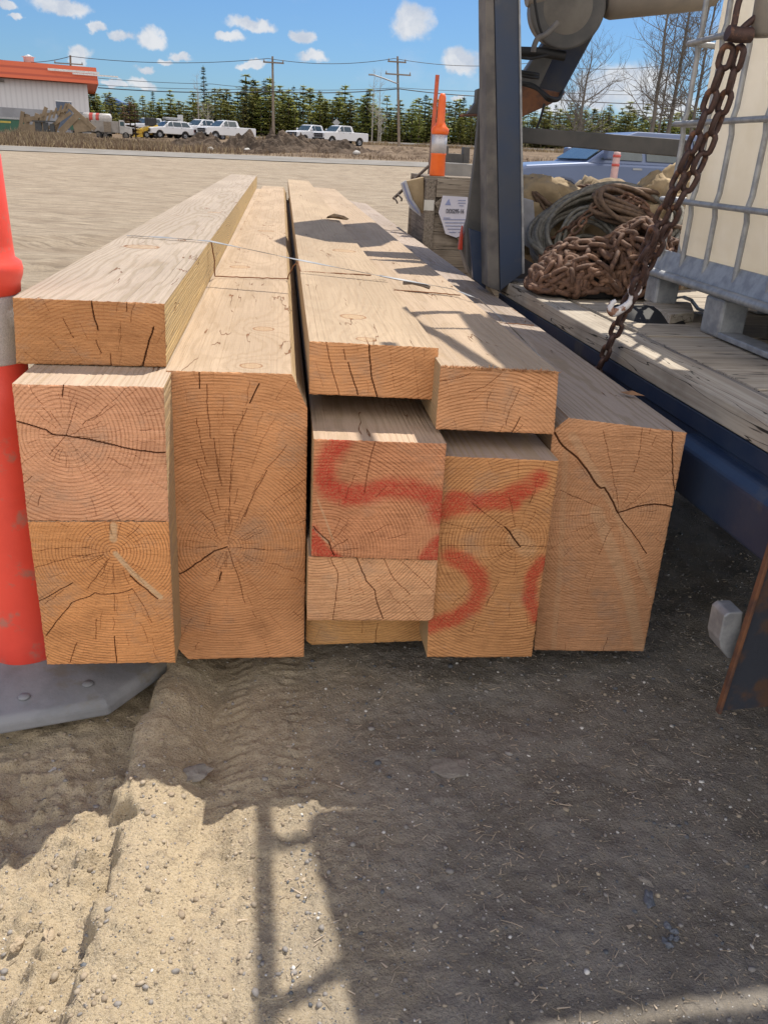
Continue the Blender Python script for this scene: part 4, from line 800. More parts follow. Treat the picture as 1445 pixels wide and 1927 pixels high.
for y_, l_ in ((1.24, .13), (.60, .16), (.02, .14)):
    for x_ in (0., .56, 1.16): b = MB(); b.box((x_, y_, .035 if l_ < .14 and x_ == 0 else .0), (x_+.12, y_+l_, .162)); b.build('foot', M_galv, tote, bevel=.012)
b = MB(); b.box((.0, .02, .003), (.10, .60, .028)); b.build('skid', M_galv, tote, bevel=.005)
# wood block and a flat hose under the tote
b = MB(); pb = [onZ(*q, .99) for q in [(1210, 568), (1262, 592), (1306, 588), (1300, 570), (1250, 556)]]; b.prism([tuple(p) for p in pb], (0, 0, -.043)); tag(b.build('wood_block', M_deckx, bevel=.003), 'short plank block under the far corner foot of the liquid tote', 'wood block')
b = MB(); q = [(1262, 563, 1.0), (1285, 560, 1.02), (1300, 566, 1.015), (1312, 582, .97), (1335, 592, .955), (1365, 602, .952), (1395, 616, .952)]
pts = [onZ(a, c, z) for a, c, z in q]; out = []
for i in range(len(pts)-1):
    for f in np.linspace(0, 1, 5, endpoint=False): out.append(pts[i]*(1-f)+pts[i+1]*f)
out = np.array(out+[pts[-1]]); k = len(out); V = []; wv = np.array([.02, .028, 0])
V = np.concatenate([out-wv, out+wv, out-wv+(0, 0, .006), out+wv+(0, 0, .006)]); Fc = []
for i in range(k-1): Fc += [(i, i+1, k+i+1, k+i), (2*k+i, 3*k+i, 3*k+i+1, 2*k+i+1), (i, 2*k+i, 2*k+i+1, i+1), (k+i, k+i+1, 3*k+i+1, 3*k+i)]
b.add(V, Fc, 0, True); tag(b.build('flat_strap', mat('grey_webbing', (.38, .39, .42), .7, scale=30)), 'pale flat webbing strap curling over the block under the liquid tote', 'webbing strap')
# ------------------------------------------------------------------ chains
M_chain = mat('rusty_chain', (.185, .098, .058), .78, .1, rnd=.38, col2=(.095, .052, .036), scale=30., bump=.0012, bscale=200., col3=(.28, .16, .10), s3=14.)
M_chain2 = mat('dark_rusty_chain', (.085, .045, .036), .6, .3, col2=(.05, .03, .027), scale=40., bump=.001, bscale=200., col3=(.20, .10, .06), s3=22.)
def link_arrays(L, Wl, r, n=18, m=7):
    """stadium link along local z"""
    s_ = (L-Wl)/2; R_ = Wl/2-r; pts = []
    for i in range(n):
        a = 2*math.pi*i/n; x = R_*math.cos(a); z = R_*math.sin(a); z += s_ if z > 1e-6 else (-s_ if z < -1e-6 else 0)
        if abs(math.sin(a)) < 1e-6: z = 0
        pts.append((x, 0, z))
    b = MB(); b.tube(pts, r, m, closed=True); V = np.concatenate(b.v); return V, np.array(b.f)
def spline(P_, k=10):
    P_ = [np.array(p, float) for p in P_]; out = []
    for i in range(len(P_)-1):
        p0, p1, p2, p3 = P_[max(i-1, 0)], P_[i], P_[i+1], P_[min(i+2, len(P_)-1)]
        for f in np.linspace(0, 1, k, endpoint=False): out.append(.5*((2*p1)+(-p0+p2)*f+(2*p0-5*p1+4*p2-p3)*f*f+(-p0+3*p1-3*p2+p3)*f**3))
    out.append(P_[-1]); return np.array(out)
def resample(P_, step):
    d = np.r_[0, np.cumsum(np.linalg.norm(np.diff(P_, axis=0), axis=1))]; n = max(2, int(d[-1]/step)+1); s = np.arange(n)*step
    return np.stack([np.interp(s, d, P_[:, i]) for i in range(3)], 1)
def link_mats(P_, seed=0, jit=0.):
    r = random.Random(seed); out = []
    for i in range(len(P_)-1):
        T = Vector(P_[i+1]-P_[i]).normalized(); c = Vector((P_[i]+P_[i+1])/2)
        u = T.cross(Vector((.3, .9, .2))).normalized(); v = T.cross(u); a = (math.pi/2 if i % 2 else 0)+.6+r.uniform(-.35, .35)*(1+jit*2)
        x = u*math.cos(a)+v*math.sin(a); y = T.cross(x); M_ = Matrix([[x[q], y[q], T[q]] for q in range(3)]).to_4x4()
        if jit: M_ = M_ @ Euler((r.uniform(-jit, jit), r.uniform(-jit, jit), 0)).to_matrix().to_4x4()
        M_.translation = c; out.append(M_)
    return out
def make_link_mesh(nm, L, Wl, r, mt):
    V, Fq = link_arrays(L, Wl, r); me = bpy.data.meshes.new(nm); me.from_pydata(V.tolist(), [], Fq.tolist()); me.materials.append(mt)
    for p in me.polygons: p.use_smooth = True
    return me, V, Fq
def chain_thing(name, mats_list, me, VF, mt, origin, label, cat, maxp=100, camd=True):
    root = empty(name, origin, 0, label, cat); O = Vector(origin)
    ml = sorted(mats_list, key=lambda M_: (M_.translation-Vector((0, 0, HC))).length) if camd and len(mats_list) > maxp else list(mats_list)
    for M_ in ml[:maxp]:
        o = bpy.data.objects.new('link', me); C.objects.link(o); o.parent = root; M2 = M_.copy(); M2.translation = M_.translation-O; o.matrix_local = M2
    rest = ml[maxp:]
    if rest:
        V, Fq = VF; VV = np.concatenate([V@np.array(M_.to_3x3()).T+np.array(M_.translation-O) for M_ in rest]); FF = np.concatenate([Fq+i*len(V) for i in range(len(rest))])
        o = fastmesh('links', VV, FF, mt, smooth=True, parent=root); o['kind'] = 'stuff'
    return root
# hanging chain: two strands from the hook down to the grab hook, then one
def W(px, py, y): return np.array(onY(px, py, y))
me_h, V_h, F_h = make_link_mesh('hanging_link', .082, .054, .0098, M_chain2)
S1 = spline([W(1372, 86, 2.72), W(1335, 190, 2.75), W(1292, 300, 2.80), W(1252, 390, 2.86), W(1212, 480, 2.94), W(1188, 545, 3.02)])
S2 = spline([W(1394, 88, 2.70), W(1362, 195, 2.74), W(1316, 305, 2.79), W(1268, 400, 2.85), W(1228, 480, 2.93), W(1192, 555, 3.0)])
S3 = spline([W(1184, 560, 3.04), W(1170, 595, 3.08), W(1150, 640, 3.13), W(1128, 690, 3.2), W(1112, 735, 3.26)])
step = .062
ms = link_mats(resample(S1, step), 1, .05)+link_mats(resample(S2, step), 2, .05)+link_mats(resample(S3, .060), 3, .03)
S4 = spline([W(1232, 430, 2.80), W(1205, 500, 2.86), W(1190, 560, 2.9), W(1170, 575, 2.95)]); ms += link_mats(resample(S4, step), 6, .15)
hc = chain_thing('hanging_chain', ms, me_h, (V_h, F_h), M_chain2, tuple(W(1394, 20, 2.7)), 'dark doubled chain slanting down from above, with a worn white hook near its lower end', 'chain', 95)
O_ = W(1394, 20, 2.7)
def rel(pts): return [tuple(np.array(p)-O_) for p in pts]
b = MB(); b.tube(rel(spline([W(1402, -30, 2.7), W(1388, 8, 2.7), W(1380, 48, 2.7), W(1372, 70, 2.7)], 6)), .010, 8); b.tube(rel(spline([W(1424, 30, 2.7), W(1400, 50, 2.7), W(1384, 68, 2.7)], 6)), .010, 8); b.tube(rel(spline([W(1368, 62, 2.68), W(1390, 66, 2.68), W(1412, 66, 2.68)], 4)), .022, 10); b.build('shackle', M_chain2, hc)
b = MB(); b.lathe([(.03, 0), (.036, .01), (.036, .18), (.03, .2)], c=tuple(W(1432, 70, 2.7)-O_), axis=(-.05, 0, 1), n=20); b.build('sleeve', M_tan, hc)
M_hook = mat('worn_white_hook', (.62, .60, .60), .5, scale=28., col2=(.24, .12, .075), lo=.5, hi=.58)
b = MB(); hk = spline([W(1186, 540, 2.92), W(1190, 552, 2.9), W(1186, 566, 2.9), W(1178, 575, 2.9), W(1164, 584, 2.9), W(1153, 588, 2.9), W(1148, 582, 2.9), W(1150, 572, 2.9), W(1158, 566, 2.9)], 6); nn = len(hk)
b.tube(rel(hk), np.interp(np.arange(nn), [0, nn*.25, nn*.6, nn-1], [.014, .011, .017, .007]), 10)
tr = [(W(1194, 544, 2.9)+np.array([.020*math.cos(a), 0, .022*math.sin(a)])) for a in np.linspace(0, 6.283, 17)[:-1]]; b.tube(rel(tr), .0075, 8, closed=True); b.build('hook', M_hook, hc)
# chain heap
me_p, V_p, F_p = make_link_mesh('heap_link', .104, .070, .0140, M_chain)
def heap(blobs, n_str, nl, seed, step=.078, lift=0.):
    r = np.random.default_rng(seed); out = []
    for s in range(n_str):
        c, R = blobs[s % len(blobs)]; c = np.array(c); R = np.array(R)
        p = r.normal(size=3); p[2] = abs(p[2]); p[1] -= .5; p /= np.linalg.norm(p); tdir = r.normal(size=3); P_ = []; kk = r.uniform(.80, 1.04)
        for i in range(nl):
            P_.append(c+p*R*kk); tdir = tdir+r.normal(size=3)*.55; tdir -= p*np.dot(tdir, p); tdir /= np.linalg.norm(tdir)
            q = p*R+tdir*step; q /= R; p = q/np.linalg.norm(q)
            if c[2]+p[2]*R[2] < .965+.02: p[2] = (.99-c[2])/R[2]; tdir[2] = abs(tdir[2])
        out += link_mats(np.array(P_), seed*100+s, .3)
    return out
hb = [((1.64, 4.44, .98), (.30, .20, .25)), ((1.95, 4.50, .98), (.27, .21, .36)), ((1.50, 4.42, .97), (.17, .16, .19))]
hm = heap(hb, 54, 15, 5, .078)
chain_thing('chain_heap', hm, me_p, (V_p, F_p), M_chain, (1.8, 4.4, .95), 'big heap of rusty brown chain piled on the deck planks', 'chain heap')
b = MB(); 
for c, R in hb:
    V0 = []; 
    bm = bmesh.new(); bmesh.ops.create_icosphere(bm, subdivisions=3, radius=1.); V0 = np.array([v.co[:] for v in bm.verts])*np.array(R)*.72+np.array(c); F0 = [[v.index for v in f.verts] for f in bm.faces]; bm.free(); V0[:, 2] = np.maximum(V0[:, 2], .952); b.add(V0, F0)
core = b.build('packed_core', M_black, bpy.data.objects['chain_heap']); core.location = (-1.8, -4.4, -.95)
# wire rope coils
M_rope = mat('grey_wire_rope', (.235, .225, .19), .65, .25, col2=(.15, .135, .11), scale=40., bump=.002, bscale=300.)
M_rope2 = mat('brown_wire_rope', (.20, .13, .085), .75, .15, col2=(.12, .08, .055), scale=40., bump=.002, bscale=300.)
def coil(c, R1, R2, n, nrm, r, mt, lab, seed, spread=.07, phase=0, span=6.283):
    rr = random.Random(seed); q = Vector((0, 0, 1)).rotation_difference(Vector(nrm)).to_matrix(); root = empty('wire_rope_coil', c, 0, lab, 'wire rope', 'wire rope coils')
    for i in range(n):
        k1 = 1+rr.uniform(-1, 1)*spread*1.6; k2 = 1+rr.uniform(-1, 1)*spread*1.6; off = Vector((rr.gauss(0, .35), rr.gauss(0, .35), rr.gauss(0, .6)))*spread*.6; ph = rr.uniform(0, 6.28); tw = rr.uniform(-.12, .12); pts = []
        for a in np.linspace(0, span, 40, endpoint=span < 6.2):
            v = Vector((R1*k1*math.cos(a+phase), R2*k2*math.sin(a+phase), .03*math.sin(2*a+ph)+tw*math.cos(a+ph)*R1)); pts.append(tuple(q@v+off))
        b = MB(); b.tube(pts, r, 7, closed=span >= 6.2); b.build('strand', mt, root)
    return root
coil((1.92, 4.95, 1.24), .42, .29, 26, (-.25, -.75, .8), .0145, M_rope, 'big grey wire rope coil leaning behind the rusty chain heap', 1)
coil((1.85, 4.95, 1.10), .17, .24, 9, (-.4, -1, .15), .0125, M_rope, 'upright grey wire rope coil at the left behind the chain heap', 2)
coil((2.16, 4.92, 1.38), .34, .12, 9, (.2, -.6, .8), .0135, M_rope2, 'brown wire rope loops lying over the grey coil', 3)
coil((1.72, 5.35, 1.37), .20, .12, 8, (.3, -.5, .8), .011, M_rope2, 'thin brown cable coil on the tan canvas next to the upright post', 4)
# canvas bundles
M_canvas = mat('tan_canvas', (.40, .305, .185), .9, col2=(.29, .215, .125), scale=5., bump=.003, bscale=35.)
M_canvas2 = mat('dull_canvas', (.30, .23, .145), .9, col2=(.20, .155, .10), scale=5., bump=.003, bscale=35.)
def canvas(c, R, lab, seed, mt=M_canvas, amp=.22, name='canvas_bundle'):
    bm = bmesh.new(); bmesh.ops.create_icosphere(bm, subdivisions=5, radius=1.); V = np.array([v.co[:] for v in bm.verts]); Fc = [[v.index for v in f.verts] for f in bm.faces]; bm.free()
    n_ = 1-2*np.abs(fbm(V[:, 0]*1.6+seed+V[:, 2], V[:, 1]*1.6+V[:, 2]*1.3, 4, seed, .5)); V = V*(1+amp*(n_-.7))[:, None]*np.array(R); V[:, 2] = np.maximum(V[:, 2], -R[2]*.75)
    b = MB(); b.add(V, Fc, 0, True); return tag(b.build(name, mt, loc=c, flip=False), lab, 'canvas', 'canvas bundles behind the chain')
canvas((2.38, 5.1, 1.32), (.27, .20, .30), 'smooth tan canvas flap bulging up between the wire rope and the tote', 2, amp=.35)
canvas((2.30, 4.98, 1.02), (.26, .22, .16), 'dull canvas in the shade beneath the coils, right of the chain heap', 4, M_canvas2)
canvas((1.62, 5.4, 1.26), (.34, .22, .26), 'crumpled tan canvas beside the upright steel post', 5, amp=.35)
canvas((2.1, 5.7, 1.18), (.55, .25, .34), 'wide canvas heap at the back of the deck below the cross bar', 6, M_canvas2, .3)
b = MB(); 
sheet = [W(982, 372, 5.15), W(1003, 378, 5.12), W(1006, 420, 5.1), W(1000, 470, 5.1), W(984, 460, 5.12)]; b.prism([tuple(p) for p in sheet], (.01, .03, 0)); tag(b.build('striped_sling', mat('white_striped_sling', (.50, .50, .52), .8, scale=8.), bevel=.004), 'pale woven sling hanging down just right of the upright post', 'sling')
me_q, V_q, F_q = make_link_mesh('small_link', .075, .048, .0085, M_chain)
c1 = []
for pth in ([(1.62,5.2,1.13),(1.66,5.0,1.22),(1.76,4.9,1.33),(1.9,4.88,1.42),(2.03,4.9,1.44)], [(1.60,4.95,1.0),(1.64,4.85,1.12),(1.68,4.82,1.24),(1.78,4.85,1.36)], [(1.58,4.8,.98),(1.62,4.72,1.08),(1.66,4.75,1.2)], [(2.06,4.82,1.40),(2.14,4.72,1.32),(2.16,4.65,1.22),(2.13,4.6,1.12)], [(1.98,4.9,1.46),(2.08,4.86,1.42),(2.1,4.8,1.38)], [(1.56,4.9,.97),(1.6,4.75,1.04),(1.64,4.68,1.1)]):
    c1 += link_mats(resample(spline(pth), .057), len(c1), .25)
c1 += [M_ for M_ in heap([((2.0, 4.9, 1.36), (.11, .07, .06))], 7, 8, 31, .057)]
c1 += [M_ for M_ in heap([((1.60, 4.86, 1.0), (.10, .10, .16))], 8, 9, 32, .057)]
chain_thing('draped_chain', c1, me_q, (V_q, F_q), M_chain, (1.8, 4.9, .95), 'smaller rusty chain draped over the grey wire rope coils', 'chain')
c2 = heap([((2.62, 5.75, 1.36), (.26, .10, .10)), ((2.9, 5.7, 1.34), (.2, .1, .1))], 14, 12, 33, .06)
for M_ in c2: pass
chain_thing('back_chain', c2, me_q, (V_q, F_q), M_chain, (2.6, 5.7, 1.2), 'rusty chain lying along the back of the deck below the silver car', 'chain')
b = MB(); b.box((2.3, 5.6, .95), (3.2, 5.95, 1.26)); tag(b.build('deck_box', M_dark, bevel=.01), 'dark box under the rusty chain at the back of the deck', 'box')
c3 = heap([((1.63, 5.5, 1.42), (.13, .06, .05)), ((1.95, 5.45, 1.43), (.16, .06, .04))], 8, 7, 34, .06)
chain_thing('left_chain', c3, me_q, (V_q, F_q), M_chain, (1.7, 5.5, 1.3), 'short rusty chain ends lying on top of the crumpled tan canvas', 'chain')
# ------------------------------------------------------------------ crate, posts and bits beyond the stack
M_crate = plank_mat('old_grey_crate_wood', (.30, .255, .205), (.17, .14, .11), 'x'); M_crate2 = plank_mat('old_crate_upright', (.26, .22, .18), (.15, .125, .10))
CY = 8.6
cx_, cz_ = 1.43, 0
crate = empty('wooden_crate', (cx_, CY, 0), 0, 'weathered grey plank crate with a printed notice, standing beyond the upright steel post', 'crate')
ztop = float(onY(800, 335, CY)[2])
def cp(name, lo, hi, mt, par=None, M=None): b = MB(); b.box(lo, hi, 0, M); return b.build(name, mt, par or crate, bevel=.004)
zz = .06
while zz < ztop-.2: cp('side_plank', (.03, .03, zz), (1.15, .055, min(zz+.165, ztop-.12)), M_crate); zz += .17
cp('corner_post', (0, 0, 0), (.10, .10, ztop-.01), M_crate2); cp('corner_post', (1.1, 0, 0), (1.2, .10, ztop-.01), M_crate2); cp('corner_post', (0, 1.0, 0), (.10, 1.1, ztop-.01), M_crate2)
cp('top_rail', (.102, -.02, ztop-.17), (1.098, .028, ztop), M_crate); cp('lid_board', (.0, .102, ztop-.02), (1.2, 1.1, ztop+.02), M_crate); cp('left_wall', (.012, .102, .05), (.04, .998, ztop-.025), M_crate2); cp('back_wall', (.04, 1.04, .05), (1.2, 1.07, ztop-.025), M_crate)
b = MB(); b.bar((.14, -.002, ztop-.19), (.92, -.002, .25), .13, .03, up=(0, 1, 0)); b.build('brace', M_crate, crate, bevel=.003)
cp('label_tag', (-.012, -.006, ztop-.30), (.09, -.002, ztop-.20), mat('pale_tag', (.55, .53, .48), .8))
# printed notice
def cw(px, py, dy=-.035): p = onY(px, py, CY+dy); return (p[0]-cx_, dy, p[2])
b = MB(); b.prism([cw(*q) for q in [(833, 368), (880, 371), (880, 440), (858, 447), (838, 440), (832, 420), (825, 400)]], (0, .004, 0)); notice = b.build('notice', mat('pale_plastic_notice', (.56, .54, .60), .55, col2=(.50, .49, .57), scale=4.), crate, bevel=0)
M_ink = mat('dark_ink', (.05, .05, .07), .8); M_ink2 = mat('blue_ink', (.24, .27, .45), .8)
def text(s, px, py, dpx, mt, par, name='lettering', ysc=1.):
    cu = bpy.data.curves.new(name, 'FONT'); cu.body = s; cu.size = 1.; cu.extrude = .01; tmp = bpy.data.objects.new('tmp', cu); C.objects.link(tmp)
    me = bpy.data.meshes.new_from_object(tmp.evaluated_get(bpy.context.evaluated_depsgraph_get())); bpy.data.objects.remove(tmp)
    me.materials.append(mt); o = bpy.data.objects.new(name, me); C.objects.link(o); o.parent = par
    xs_ = [v.co.x for v in me.vertices]; wdt = max(xs_)-min(xs_); p = cw(px, py, -.041); q = cw(px+dpx, py+dpx*.02, -.041); k = (q[0]-p[0])/wdt
    o.location = p; o.rotation_euler = (math.pi/2, 0, 0); o.rotation_euler.y = -.03; o.scale = (k, k*ysc, .2); return o
text('DDS295-16', 839, 401, 33, M_ink, notice, ysc=1.5)
for (x0, x1, y0) in [(862, 876, 377), (862, 876, 382), (864, 872, 387), (834, 847, 410), (834, 876, 413), (837, 877, 419), (838, 870, 425), (842, 872, 431), (845, 858, 437), (862, 872, 437)]:
    b = MB(); a, c = cw(x0, y0, -.039), cw(x1, y0+.3, -.039); b.bar(a, c, .004, .006, up=(0, 0, 1)); b.build('print_line', M_ink2, notice)
b = MB(); a = cw(845, 380, -.039); b.prism([(a[0]-.04, a[1], a[2]-.03), (a[0]+.02, a[1], a[2]-.03), (a[0]-.005, a[1], a[2]+.03)], (0, .004, 0)); b.build('emblem', M_ink2, notice)
# canvas flap with a woven edge hanging at the crate's left side
def wq(px, py, y): return tuple(onY(px, py, y))
b = MB(); b.prism([wq(*q, 8.75) for q in [(763, 341), (798, 333), (798, 404), (778, 385), (766, 362)]], (0, .10, 0)); fl = b.build('canvas_flap', M_canvas, bevel=.01); tag(fl, 'tan canvas flap with a white woven edge at the left side of the crate', 'canvas')
b = MB(); b.prism([wq(*q, 8.72) for q in [(754, 345), (764, 339), (776, 375), (790, 395), (792, 408), (772, 392), (760, 366)]], (0, .02, 0)); b.build('woven_edge', mat('white_webbing', (.50, .50, .53), .8, scale=14.), fl, bevel=.003)
b = MB(); b.prism([wq(*q, 8.70) for q in [(758, 345), (760, 344), (770, 373), (788, 400), (787, 402), (768, 377)]], (0, .01, 0)); b.build('woven_stripe', M_ink2, fl)
b = MB(); b.tube([wq(806, 313, 9.1), wq(740, 374, 8.9)], .016, 8); b.tube([wq(742, 372, 8.9), wq(746, 378, 8.8), wq(748, 383, 8.8)], .009, 6); b.tube([wq(749, 366, 8.9), wq(756, 374, 8.8), wq(755, 379, 8.8)], .009, 6)
tag(b.build('rake', mat('brown_steel_bar', (.085, .06, .045), .7)), 'thin brown rake leaning against the crate with its tines down', 'rake')
# orange traffic post on the crate
def chan(loc, k, mats3, lab, name='traffic_post', tip=True):
    r_ = empty(name, loc, 0, lab, 'traffic post'); mo, mr = mats3
    b = MB(); b.lathe([(.118*k, 0), (.122*k, .02*k), (.115*k, .30*k), (.120*k, .31*k), (.122*k, .33*k)], n=28); b.build('post', mo, r_)
    b = MB(); b.lathe([(.121*k, .33*k), (.118*k, .60*k)], n=28); b.build('reflective_band', mr, r_)
    b = MB(); b.lathe([(.125*k, .60*k), (.138*k, .63*k), (.136*k, .68*k), (.09*k, .72*k), (.062*k, .78*k), (.058*k, 1.05*k), (.055*k, 1.12*k), (.035*k, 1.17*k), (0, 1.175*k)], n=28); b.build('post_top', mo, r_); return r_
p = onY(822, 330, 8.8); chan((p[0], 8.8, ztop+.02), .635, (M_org, M_refl), 'bright orange traffic post with a silver band standing on the wooden crate')
p = onY(1157, 314, 12.5); q = onY(1157, 286, 12.5)
r_ = empty('small_marker_post', (p[0], 12.5, 0), 0, 'small pale marker post with red bands in front of the silver car', 'marker post'); hh = q[2]
b = MB(); b.lathe([(.060, 0), (.055, .3), (.052, hh-.03), (.045, hh), (0, hh+.005)], n=20); b.build('post', mat('faded_pink_plastic', (.62, .40, .38), .6), r_)
for z_ in (hh-.07, hh-.19): b = MB(); b.lathe([(.0565, z_), (.0565, z_+.035)], n=20); b.build('red_band', mat('red_band', (.60, .10, .08), .5), r_)
a, c = onY(823, 141, 9.6), onY(808, 330, 9.6); b = MB(); b.tube([tuple(c), tuple(a*.45+c*.55)], .022, 8); root = empty('marker_stake', (0, 0, 0), 0, 'tall thin orange stake leaning behind the orange traffic post', 'stake'); b.build('lower_rod', mat('brown_rod', (.22, .15, .12), .6), root)
b = MB(); b.tube([tuple(a*.45+c*.55), tuple(a)], .022, 8); b.build('upper_rod', mat('orange_rod', (.62, .12, .05), .5), root)
b = MB(); lo, hi = onY(838, 334, 9.3), onY(886, 309, 9.3); b.box((lo[0], 9.35, .0), (hi[0]+.05, 10.2, hi[2])); tag(b.build('grey_cabinet', mat('pale_grey_panel', (.30, .29, .27), .7, scale=3.), bevel=.01), 'grey box behind the crate, right of the orange traffic post', 'box')
b = MB(); z_ = hi[2]+.005; b.box((lo[0], 9.4, z_), (hi[0], 9.5, z_+.09)); b.box((lo[0]-.002, 9.396, z_+.0), (lo[0]+.03, 9.52, z_+.16)); b.box((hi[0]-.07, 9.39, z_), (hi[0]-.005, 9.53, z_+.16)); tag(b.build('steel_cradle', M_dark, bevel=.004), 'black steel cradle with upturned ends on the grey box', 'cradle')
b = MB(); 
for px, y in ((76, 19.5),): pass
p = onZ(90, 327, .02); b.box((-.16, -.07, 0), (.13, .07, .09), M=Euler((0, .2, .5)).to_matrix()); b.prism([(.02, 0, .06), (.16, .02, .05), (.2, 0, .16), (.08, -.02, .14)], (0, .03, 0)); tag(b.build('red_rag', mat('red_cloth', (.45, .06, .05), .9), loc=(p[0], p[1], 0)), 'small red scrap lying far out on the sandy yard, upper left', 'scrap')
# ------------------------------------------------------------------ vehicles
M_white = mat('white_car_paint', (.72, .73, .75), .28, col2=(.68, .69, .71), scale=.6); M_silver = mat('silver_blue_paint', (.13, .17, .28), .28, .2, col2=(.115, .15, .25), scale=.5)
M_glass = mat('dark_window_glass', (.05, .075, .085), .06, spec=.8); M_tyre = mat('tyre_rubber', (.02, .02, .022), .8); M_rim = mat('grey_rim', (.33, .34, .36), .4, .6); M_blk = mat('black_trim', (.018, .018, .02), .45); M_lamp = mat('lamp_glass', (.62, .63, .65), .15)
def vehicle(name, kind, paint, label, cat, group=None):
    """x is the direction of travel; wheels rest on z = 0"""
    r_ = empty(name, (0, 0, 0), 0, label, cat, group)
    L, Wd = (5.9, 2.0) if kind == 'pickup' else (4.8, 1.9)
    xf, xb = L/2, -L/2
    if kind == 'pickup':
        prof = [(xf-.02, .52), (xf, .75), (xf-.02, 1.12), (xf-.12, 1.20), (1.55, 1.28), (1.40, 1.29), (-.85, 1.33), (-.9, 1.33), (xb+.05, 1.33), (xb, 1.28), (xb, .62), (xb+.1, .52)]
        cab = [(1.42, 1.27), (.72, 1.86), (.45, 1.92), (-.62, 1.92), (-.80, 1.86), (-.95, 1.31)]; wx = (1.90, -1.80); wr = .42
    else:
        prof = [(xf-.05, .45), (xf, .62), (xf-.05, .90), (xf-.25, .99), (1.15, 1.08), (1.0, 1.09), (xb+.25, 1.12), (xb+.05, 1.08), (xb, .62), (xb+.1, .45)]
        cab = [(1.05, 1.07), (.30, 1.58), (.05, 1.66), (-1.55, 1.66), (-1.85, 1.58), (-2.20, 1.09)]; wx = (1.45, -1.40); wr = .36
    def arch(pr):   # cut wheel arches into the lower edge
        low = pr[0][1]; out = list(pr)
        for cx1 in sorted(wx): 
            for a in np.linspace(math.pi, 0, 9): out.append((cx1+(wr+.07)*math.cos(a), max(low, wr+(wr+.06)*math.sin(a))))
        return out
    b = MB(); P_ = arch(prof); b.prism([(x, -Wd/2, z) for x, z in P_], (0, Wd, 0)); body = b.build('body', paint, r_, bevel=.05)
    if kind == 'pickup':
        b = MB(); b.box((xb+.10, -Wd/2+.14, 1.332), (-1.02, Wd/2-.14, 1.345)); b.build('bed', M_blk, r_)
        b = MB(); b.box((-1.0, -Wd/2+.05, 1.34), (-.98, Wd/2-.05, 1.40)); b.build('bed_rail', paint, r_)
    inset = .16
    b = MB(); n = len(cab); V = [(x, -Wd/2+.03+(.0 if z < 1.4 else inset), z) for x, z in cab]+[(x, Wd/2-.03-(.0 if z < 1.4 else inset), z) for x, z in cab]
    b.add(V, [tuple(range(n))[::-1], tuple(range(n, 2*n))]+[(i, (i+1) % n, n+(i+1) % n, n+i) for i in range(n)]); b.build('cabin', paint, r_, bevel=.03)
    # glass, proud of the cabin
    def side_pt(x, z, s, e=.022):
        z0 = cab[0][1]; z1_ = 1.4; f = 0 if z < z1_ else 1; f = min(1, max(0, (z-z0)/(cab[1][1]-z0))); 
        return (x, s*(Wd/2-.03-inset*min(1, f*1.0)+e), z)
    zt, zb = cab[2][1]-.10, cab[0][1]+.09
    wins = [[(cab[0][0]-.28, zb), (cab[1][0]-.08, zt), (.42 if kind == 'pickup' else .0, zt), (.38 if kind == 'pickup' else -.05, zb)], [(.30 if kind == 'pickup' else -.13, zb), (.33 if kind == 'pickup' else -.10, zt), (-.55 if kind == 'pickup' else -.95, zt), (-.65 if kind == 'pickup' else -1.02, zb)]]
    if kind != 'pickup': wins.append([(-1.10, zb), (-1.04, zt), (-1.70, zt), (-2.0, zb)])
    for s_ in (-1, 1):
        for w_ in wins: b = MB(); b.prism([side_pt(x, z, s_) for x, z in w_], (0, s_*.012, 0)); b.build('side_window', M_glass, r_)
    a0, a1 = cab[0], cab[1]; dx, dz = a1[0]-a0[0], a1[1]-a0[1]; nl = math.hypot(dx, dz); nx_, nz_ = -dz/nl*-1, dx/nl*-1
    def wsp(f, y): return (a0[0]+dx*f+abs(nx_)*.018, y, a0[1]+dz*f+abs(nz_)*.018)
    b = MB(); b.prism([wsp(.10, -Wd/2+.13), wsp(.10, Wd/2-.13), wsp(.93, Wd/2-.27), wsp(.93, -Wd/2+.27)], (.015, 0, .015)); b.build('windscreen', M_glass, r_)
    a0, a1 = cab[-1], cab[-2]; b = MB(); b.prism([(a0[0]*.8+a1[0]*.2-.02, -Wd/2+.2, a0[1]*.8+a1[1]*.2), (a0[0]*.8+a1[0]*.2-.02, Wd/2-.2, a0[1]*.8+a1[1]*.2), (a0[0]*.15+a1[0]*.85-.02, Wd/2-.28, a0[1]*.15+a1[1]*.85), (a0[0]*.15+a1[0]*.85-.02, -Wd/2+.28, a0[1]*.15+a1[1]*.85)], (-.015, 0, 0)); b.build('rear_window', M_glass, r_)
    gz0, gz1 = (.72, 1.10) if kind == 'pickup' else (.58, .86)
    b = MB(); b.box((xf-.01, -Wd/2+.28, gz0), (xf+.025, Wd/2-.28, gz1)); g_ = b.build('grille', M_blk, r_, bevel=.01)
    b = MB(); b.box((xf+.027, -Wd/2+.34, (gz0+gz1)/2-.02), (xf+.04, Wd/2-.34, (gz0+gz1)/2+.02)); b.build('grille_bar', M_rim, g_)
    b = MB(); b.box((xf-.05, -Wd/2+.02, .50 if kind == 'pickup' else .42), (xf+.07, Wd/2-.02, gz0-.04)); b.build('bumper', M_blk if kind == 'pickup' else paint, r_, bevel=.03)
